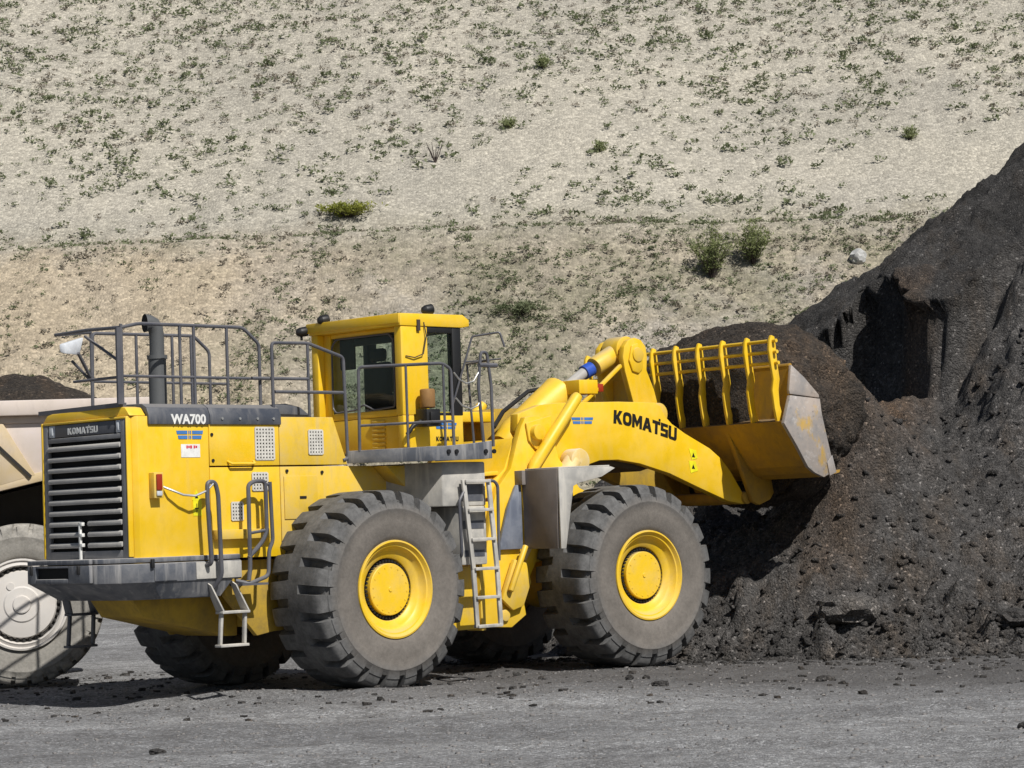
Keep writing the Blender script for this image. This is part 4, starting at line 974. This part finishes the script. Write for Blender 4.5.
b = MB(); b.cyl_y((2.72, .74), .075, -.945, -.80); b.build('hinge_pin', M['yellow_dusty'], LD, .01, xf=FR)
b = MB(); b.prism([(2.62, .95), (2.85, 1.45), (3.05, 1.40), (3.12, 1.15), (2.98, .85), (2.80, .80)], -1.0, -.93); b.tube([(2.72, -1.05, 1.05), (3.0, -1.05, 1.62)], .04, 10); b.build('steering_bracket', M['yellow_dusty'], LD, .012, xf=FR)

# front fender
def fender(xf):
    b = MB(); b.prism([(-.98, 2.585), (-.98, 1.58), (-1.63, 1.57), (-1.66, 2.585)], 3.04, 3.07, 'x'); b.box(2.98, 3.039, -1.05, -.85, 2.40, 2.585)
    fen = b.build('front_fender', M['fender'], LD, .006, xf=xf)
    b = MB(); b.prism([(3.071, 2.585), (3.95, 2.60), (4.02, 2.58), (3.78, 2.47), (3.40, 2.40), (3.29, 2.36), (3.13, 1.57), (3.045, 1.57), (3.045, 2.585)], -1.69, -1.661)
    b.prism([(3.071, 2.585), (3.95, 2.60), (3.95, 2.62), (3.071, 2.605)], -1.66, -1.0); b.build('fender_flange', M['tank'], fen, .005, xf=xf)  # paler paint stands in for sunlight on the side strip
fender(FR)
b = MB(); b.prism([(3.03, 2.40), (2.95, 2.40), (2.80, 2.12), (2.62, 1.58), (3.03, 1.58)], -.965, -.92); b.build('inner_fender', M['innerfender'], LD, .006, xf=FR)
fender(FR @ Matrix.Scale(-1, 4, (0, 1, 0)))

# ---- boom arms, lift rams, lever, tilt ram
arm = [(3.20, 3.33), (3.60, 3.45), (3.94, 3.48), (5.00, 3.50), (5.68, 3.49), (5.78, 3.44), (5.85, 3.31), (5.98, 3.20), (6.22, 3.07), (6.69, 2.86), (6.90, 2.72), (7.07, 2.55), (7.30, 2.24), (7.36, 2.14), (7.32, 2.07),
       (7.01, 2.12), (6.47, 2.31), (5.9, 2.52), (5.35, 2.66), (4.95, 2.715), (4.62, 2.71), (4.42, 2.66), (4.25, 2.60), (4.05, 2.70), (3.85, 2.62), (3.70, 2.72), (3.60, 2.88), (3.30, 2.92), (3.18, 3.10)]
for s in (-1, 1):
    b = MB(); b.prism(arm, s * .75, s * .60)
    a_ = b.build('boom_arm', M['yellow'] if s < 0 else M['shaded_yellow'], LD, .012, xf=FR)  # far arm gets the darker yellow in place of shadow
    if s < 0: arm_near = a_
b = MB(); b.prism([(4.9, 3.44), (5.75, 3.44), (5.9, 3.1), (5.75, 2.62), (5.5, 2.56), (4.6, 2.70)], -.599, .599); b.build('boom_crossbeam', M['arch_shade'], LD, .015, xf=FR)  # hung low and dark to stand in for shade under the arch
b = logo_mb(.180, .004, .06, lambda x: -.235 * max(0, x / 1.12) ** 1.3)
b.bm.transform(frame_side(4.885, -.7515, 3.208))
b.build('boom_lettering', M['blackletter'], LD, 0, smooth=False, xf=FR)
emblem(4.13, 4.52, 3.20, 3.29, -.751, LD, FR)
for p, x, z in (([(6.28, 2.86), (6.42, 2.83), (6.44, 2.72), (6.33, 2.70)], 6.36, 2.77), ([(6.27, 2.69), (6.40, 2.68), (6.44, 2.55), (6.30, 2.52)], 6.35, 2.61)):
    b = MB(); b.prism(p, -.755, -.752); wl = b.build('boom_warning_label', M['lemon'], arm_near, 0, xf=FR)
    b = MB(); b.prism([(x - .03, z - .03), (x + .03, z - .035), (x, z + .03)], -.758, -.756); b.build('warning_symbol', M['blackletter'], arm_near, 0, xf=FR)
for s in (-1, 1):
    b = MB(); b.tube([(3.20, s * .98, 2.58), (3.26, s * .98, 2.66), (4.02, s * .98, 3.52), (4.06, s * .98, 3.56)], [.05, .08, .08, .065], 16); b.build('hose_guard', M['yellow'], LD, 0, xf=FR)
    b = MB(); b.cyl_y((4.06, 2.70), .165, s * .99, s * .751, 24); b.tube([(4.02, s * .89, 2.72), (3.55, s * .89, 2.15)], .12, 16); b.tube([(3.55, s * .89, 2.15), (3.05, s * .89, 1.45)], .07, 16)
    b.build('lift_cylinder', M['paleyellow'], LD, .02, xf=FR)
for s in (-1, 1):
    b = MB(); lev = [(5.70, 3.50), (5.56, 3.95), (5.53, 4.15), (5.56, 4.29), (5.64, 4.38), (5.76, 4.42), (5.88, 4.39), (5.97, 4.30), (5.99, 4.15), (5.97, 3.97), (6.10, 3.70), (6.16, 3.50), (6.1, 3.2), (5.8, 3.1)]
    b.prism(lev, s * .30, s * .20); b.prism([(5.68, 4.31), (5.62, 4.1), (5.68, 3.95), (5.80, 3.92), (5.88, 3.99), (5.88, 4.25), (5.80, 4.34)], s * .33, s * .30)
    b.build('tilt_lever', M['yellow'], LD, .02, xf=FR)
b = MB(); b.box(5.78, 6.0, -.199, .199, 3.3, 3.85); b.cyl_y((5.78, 4.18), .10, -.35, .35); b.cyl_y((5.95, 3.35), .15, -.55, .55); b.build('lever_pin', M['yellow_dusty'], LD, .01, xf=FR)
b = MB(); b.tube([(3.55, 0, 2.95), (3.75, 0, 3.10), (4.55, 0, 3.62), (4.60, 0, 3.65), (4.66, 0, 3.69)], [.16, .21, .25, .26, .17], 24); b.build('tilt_cylinder', M['yellow'], LD, .01, xf=FR)
b = MB(); b.tube([(4.66, 0, 3.69), (5.06, 0, 3.94)], .075, 20); b.build('tilt_rod', M['louver'], LD, 0, xf=FR)
b = MB(); b.tube([(5.06, 0, 3.94), (5.20, 0, 4.0)], .10, 20); b.build('blue_sleeve', M['blue_band'], LD, 0, xf=FR)
b = MB(); b.tube([(5.25, 0, 4.02), (5.66, 0, 4.22)], .135, 20); b.lathe([(0, -.16), (.20, -.16), (.20, .16), (0, .16)], (5.74, 0, 4.25), 24); b.build('rod_end', M['yellow_dusty'], LD, .015, xf=FR)
b = MB(); b.box(4.52, 4.86, -.50, -.02, 3.62, 3.81); b.box(4.6, 4.7, -.3, -.2, 3.4, 3.619); sw = b.build('switch_box', M['yellow'], LD, .012, xf=FR)
b = MB(); b.box(4.87, 5.0, -.46, -.16, 3.65, 3.76); b.build('switch_lamp', M['red'], LD, .01, xf=FR)
b = MB(); b.bar((4.45, -.5, 3.40), (5.42, -.36, 4.02), .05, .05); b.build('linkage_rod', M['yellow'], LD, .008, xf=FR)
b = MB(); b.tube([(3.5, .1, 3.2), (3.8, .25, 3.42), (4.3, .3, 3.7), (4.6, .2, 3.75)], .03, 8); b.build('hydraulic_hose', M['black'], LD, 0, xf=FR); b = MB(); b.tube([(3.4, -.3, 2.9), (3.55, -.45, 2.75), (3.75, -.5, 2.9), (4.0, -.5, 2.8)], .035, 8); b.build('hydraulic_hose', M['black'], LD, 0, xf=FR)
b = MB(); b.box(2.75, 3.7, .3, .78, 3.28, 3.42); b.build('valve_cover', M['yellow'], LD, .02, xf=FR)

# ---- bucket (tipped forward) with its spill guard
BW = 2.02
b = MB()
shell_o = [(7.05, 3.92), (7.03, 3.22), (6.87, 3.16), (7.10, 2.84), (7.30, 2.56), (7.45, 2.46), (7.62, 2.40), (7.98, 2.46)]
shell_i = [(8.0, 2.50), (7.62, 2.46), (7.48, 2.52), (7.35, 2.61), (7.15, 2.89), (7.0, 3.14), (7.09, 3.19), (7.11, 3.92)]
for i in range(len(shell_o) - 1):
    n_ = len(shell_i) - 1
    b.prism([shell_o[i], shell_o[i + 1], shell_i[n_ - i - 1], shell_i[n_ - i]], -BW + .05, BW - .05)
b.prism([(6.86, 3.17), (6.90, 3.12), (7.12, 3.17), (7.12, 3.215)], -BW + .05, BW - .05)
b.tube([(7.08, -BW + .05, 3.93), (7.08, BW - .05, 3.93)], .035, 10)
bucket = b.build('bucket', M['bucket'], LD, .0, xf=FR)
for s in (-1, 1):
    b = MB(); b.prism([(7.05, 3.94), (7.30, 3.77), (7.58, 3.53), (7.585, 3.49), (7.00, 3.54), (6.99, 3.6)], s * BW, s * (BW - .05))
    b.prism([(6.995, 3.52), (7.585, 3.475), (7.61, 3.27), (7.79, 2.60), (7.80, 2.47), (7.60, 2.395), (7.42, 2.46), (7.29, 2.54), (7.09, 2.83), (6.85, 3.14)], s * (BW + .012), s * (BW - .05))
    b.build('end_plate', M['bucketsteel'], bucket, .008, xf=FR)
    b = MB(); b.prism([(7.66, 2.60), (7.77, 2.70), (7.84, 2.46), (7.70, 2.41)], s * (BW + .03), s * (BW + .012)); b.build('side_cutter', M['bucketsteel'], bucket, .008, xf=FR)
for i in range(9):
    y = -1.87 + .4675 * i
    b = MB(); b.prism([(6.87, 3.17), (6.83, 3.35), (6.80, 3.60), (6.83, 3.75), (6.79, 3.95), (6.76, 4.15), (6.78, 4.28), (6.82, 4.35), (6.88, 4.33), (6.90, 4.2), (6.92, 3.95), (6.95, 3.75), (6.92, 3.6), (6.93, 3.40), (7.0, 3.19)], y - .022, y + .022)
    b.build('guard_finger', M['yellow'], bucket, .008, xf=FR)
for x, z in ((6.84, 4.27), (6.85, 4.12), (6.87, 3.97)):
    b = MB(); b.tube([(x, -1.96, z), (x, 1.93, z)], .025, 12); b.build('guard_rod', M['yellow'], bucket, 0, xf=FR)
for s in (-1, 1):
    b = MB(); b.prism([(6.90, 3.13), (7.12, 2.83), (7.32, 2.56), (7.62, 2.41), (7.82, 2.44), (7.86, 2.28), (7.72, 2.12), (7.50, 2.05), (7.38, 2.10), (7.22, 2.45), (7.05, 2.85)], s * .88, s * .80)
    b.build('bucket_hinge', M['bucket'], bucket, .012, xf=FR)
b = MB(); b.cyl_y((7.36, 2.16), .09, -.79, .79, 20); b.build('bucket_pin', M['bucket'], bucket, .008, xf=FR)
b = MB(); b.prism([(7.0, 3.05), (7.16, 2.80), (7.5, 2.45), (7.55, 2.30), (7.35, 2.25), (7.05, 2.75)], -.25, .25); b.build('bucket_lug', M['bucket'], bucket, .02, xf=FR)

# ---- spoil load in and spilling from the bucket
def load_mesh():
    nu, nv = 130, 90; V = []
    for j in range(nv + 1):
        ph = PI * j / nv
        for i in range(nu):
            th = 2 * PI * i / nu
            d = Vector((math.sin(ph) * math.cos(th), math.sin(ph) * math.sin(th), math.cos(ph)))
            e = .78
            p = Vector((math.copysign(abs(d.x) ** e, d.x), math.copysign(abs(d.y) ** e, d.y), math.copysign(abs(d.z) ** 1.0, d.z)))
            k = 1 + .10 * mnoise.fractal(p * 1.7, 1.0, 2.0, 5) + .035 * mnoise.fractal(p * 8, 1.0, 2.0, 4)
            q = Vector((8.02 + 1.20 * p.x, .02 + 1.94 * p.y, 3.36 + 1.27 * p.z))
            c = Vector((8.02, 0, 3.4)); q = c + (q - c) * k
            t = max(0.0, min(1.0, (-1.0 - q.y) / .8))           # pulled away from the near back corner
            q.x = max(q.x, 6.955 + .25 * t + .06 * mnoise.noise(q * 2.3)) if q.z > 3.1 else max(q.x, 7.62 + .2 * (3.1 - q.z))
            V.append(q)
    F = [(j * nu + i, j * nu + (i + 1) % nu, (j + 1) * nu + (i + 1) % nu, (j + 1) * nu + i) for j in range(nv) for i in range(nu)]
    V = np.array([FR @ v for v in V]); return V, np.array(F)
V, F = load_mesh()
c_, s_ = math.cos(RZ), math.sin(RZ)
Vw = np.stack([V[:, 0] * c_ - V[:, 1] * s_ + ORI[0], V[:, 0] * s_ + V[:, 1] * c_ + ORI[1], V[:, 2]], -1)
base_ = Vw[:, :].mean(0); ld = mesh_np('bucket_load', Vw - base_, F, M['load']); ld.location = base_
tag(ld, 'mound of dark brown loose spoil heaped in the loader bucket', 'spoil load')

# ------------------------------------------------------------------ HAUL TRUCK
TK = empty('haul_truck', (-6.5, 33.0, 0.02), math.radians(9))
tag(TK, 'dusty faded haul truck parked behind the loader rear at the left', 'haul truck')
RT = 1.06
def truck_rim(wh):
    b = MB(); yo = -.30
    b.lathe([(.57, .28), (.57, yo + .02), (.60, yo - .005), (.60, yo - .03), (.575, yo - .035), (.56, yo - .01), (.535, yo - .02), (.515, yo - .035), (.50, yo - .01), (.492, yo + .05), (.455, yo + .05), (.44, yo + .01), (.43, yo - .01), (.30, yo - .03), (.24, yo - .035), (.22, yo - .05), (.12, yo - .055), (.11, yo - .075), (0, yo - .075)], seg=64)
    b.build('rim', M['truckrim'], wh, 0, angle=28)
    n_ = MB()
    na = 144; ring = []
    for k in range(na):
        a = 2 * PI * k / na; on = k % 4 < 2 and (k // 4) % 9 != 4
        ring.append([n_.bm.verts.new((r * math.cos(a), y, r * math.sin(a))) for r, y in ((.452, yo + .045), (.452, yo + (.0 if on else .045)), (.488, yo + (.0 if on else .045)), (.488, yo + .05))])
    for k in range(na):
        p, q = ring[k], ring[(k + 1) % na]
        for j in range(3): n_.bm.faces.new((p[j], p[j + 1], q[j + 1], q[j]))
    n_.build('wheel_nuts', M['truckdark'], wh, 0)
    h = MB(); h.lathe([(0, yo - .078), (.10, yo - .078), (.105, yo - .06)], seg=24); h.lathe([(0, yo - .045), (.05, yo - .045), (.05, yo - .01)], (-.14, 0, .24), 16)
    h.build('hub', M['truckrim'], wh, 0)
T0 = make_wheel('wheel', RT, .62, .575, 30, .045, .64, .90, M['tyre_pale'], truck_rim, None, TK)
T0.location = (0, .31, RT)
for x, y, a in ((0, 1.0, 0), (0, 3.3, PI), (-3.8, .40, 0), (-3.8, 3.3, PI)):
    o = copy_tree(T0, TK); o.location = (x, y, RT); o.rotation_euler = (0, .4, a)
def tz(z): return z
b = MB()
# body: tray with flared rail, sloping chute tail to the right
tray = [(-4.6, 2.25), (-3.2, 1.95), (-.45, 2.52), (.28, 2.68), (1.55, 2.98), (1.75, 3.10), (1.75, 3.42), (-4.6, 3.42)]
b.prism(tray, -.10, -.02); b.prism(tray, 3.45, 3.53)
b.prism([(-4.6, 2.25), (-3.2, 1.95), (-.45, 2.52), (.28, 2.68), (1.55, 2.98), (1.55, 3.06), (.28, 2.76), (-.45, 2.60), (-3.2, 2.03), (-4.6, 2.33)], -.019, 3.449)
b.box(-4.6, -4.5, -.019, 3.449, 2.34, 3.70)
tb = b.build('dump_body', M['truckbody'], TK, .012)
b = MB(); b.box(-4.62, 1.80, -.24, .02, 3.52, 3.72); b.box(-4.62, 1.80, -.12, .0, 3.421, 3.521)
b.build('top_rail', M['truckbody'], tb, .02)
b = MB(); b.box(-4.62, 1.80, 3.41, 3.67, 3.52, 3.72); b.build('top_rail', M['truckbody'], tb, .02)
b = MB()
b.prism([(-.62, 3.42), (-.18, 3.42), (.22, 2.74), (-.30, 2.60)], -.16, -.101); b.prism([(-1.9, 3.42), (-1.5, 3.42), (-1.1, 2.46), (-1.5, 2.38)], -.16, -.101)
b.prism([(-3.2, 3.42), (-2.8, 3.42), (-2.6, 2.14), (-3.0, 2.06)], -.16, -.101)
b.prism([(-.45, 2.50), (.30, 2.66), (1.55, 2.96), (1.55, 3.04), (.28, 2.78), (-.45, 2.63), (-3.2, 2.06), (-3.2, 1.93)], -.155, -.101)
b.build('body_rib', M['truckyellow'], tb, .012)
b = MB(); b.bar((-.42, -.175, 3.30), (.16, -.175, 2.72), .04, .03, (0, 1, 0)); b.build('rib_gap', M['truckdark'], tb, .0)
b = MB(); b.box(-4.4, 1.2, .95, 1.25, 1.15, 1.70); b.box(-4.4, 1.2, 2.35, 2.65, 1.15, 1.70); b.box(-.3, .3, .3, 3.3, .85, 1.35); b.box(-4.1, -3.5, .3, 3.3, .85, 1.3); b.box(-3.0, -.8, .7, 2.9, 1.0, 1.9)
b.prism([(-3.0, 1.5), (-3.0, 1.91), (-.45, 2.48), (.3, 2.64), (.9, 2.78), (.75, 2.1), (.4, 1.5)], .66, 3.0)  # dark block added to fill the shaded gap under the body
b.build('truck_chassis', M['truckdark'], TK, .02)
b = MB(); b.prism([(-6.4, 1.2), (-4.75, 1.2), (-4.75, 3.9), (-5.9, 3.9), (-6.2, 2.6), (-6.4, 2.4)], .1, 1.5); b.box(-6.6, -4.75, 1.51, 3.4, 1.2, 2.7); b.box(-6.4, -3.6, -.1, 3.6, 3.95, 4.05)
tc = b.build('truck_cab', M['truckyellow'], TK, .03)
b = MB(); b.box(-5.8, -4.95, .085, .098, 2.8, 3.6); b.build('truck_window', M['glass'], tc, 0)
b = MB()
xs = np.linspace(-4.4, 1.7, 90); ys = np.linspace(.05, 3.4, 50)
def tl_z(X, Y): return 3.10 + np.clip(1.05 - .75 * np.hypot(np.maximum(np.abs(X + 1.7) - 1.95, 0) * .62, (Y - 1.5) * .62), 0, 2) * 1.02 + .10 * fbm(X * 1.6, Y * 1.6, 4) + .04 * fbm(X * 6, Y * 6, 3)
tlo = grid(xs, ys, tl_z, 'truck_load', M['load']); tlo.location = (-6.5, 33.0, .02); tlo.rotation_euler = (0, 0, math.radians(9))
tag(tlo, 'black spoil heaped in the body of the haul truck', 'spoil load')
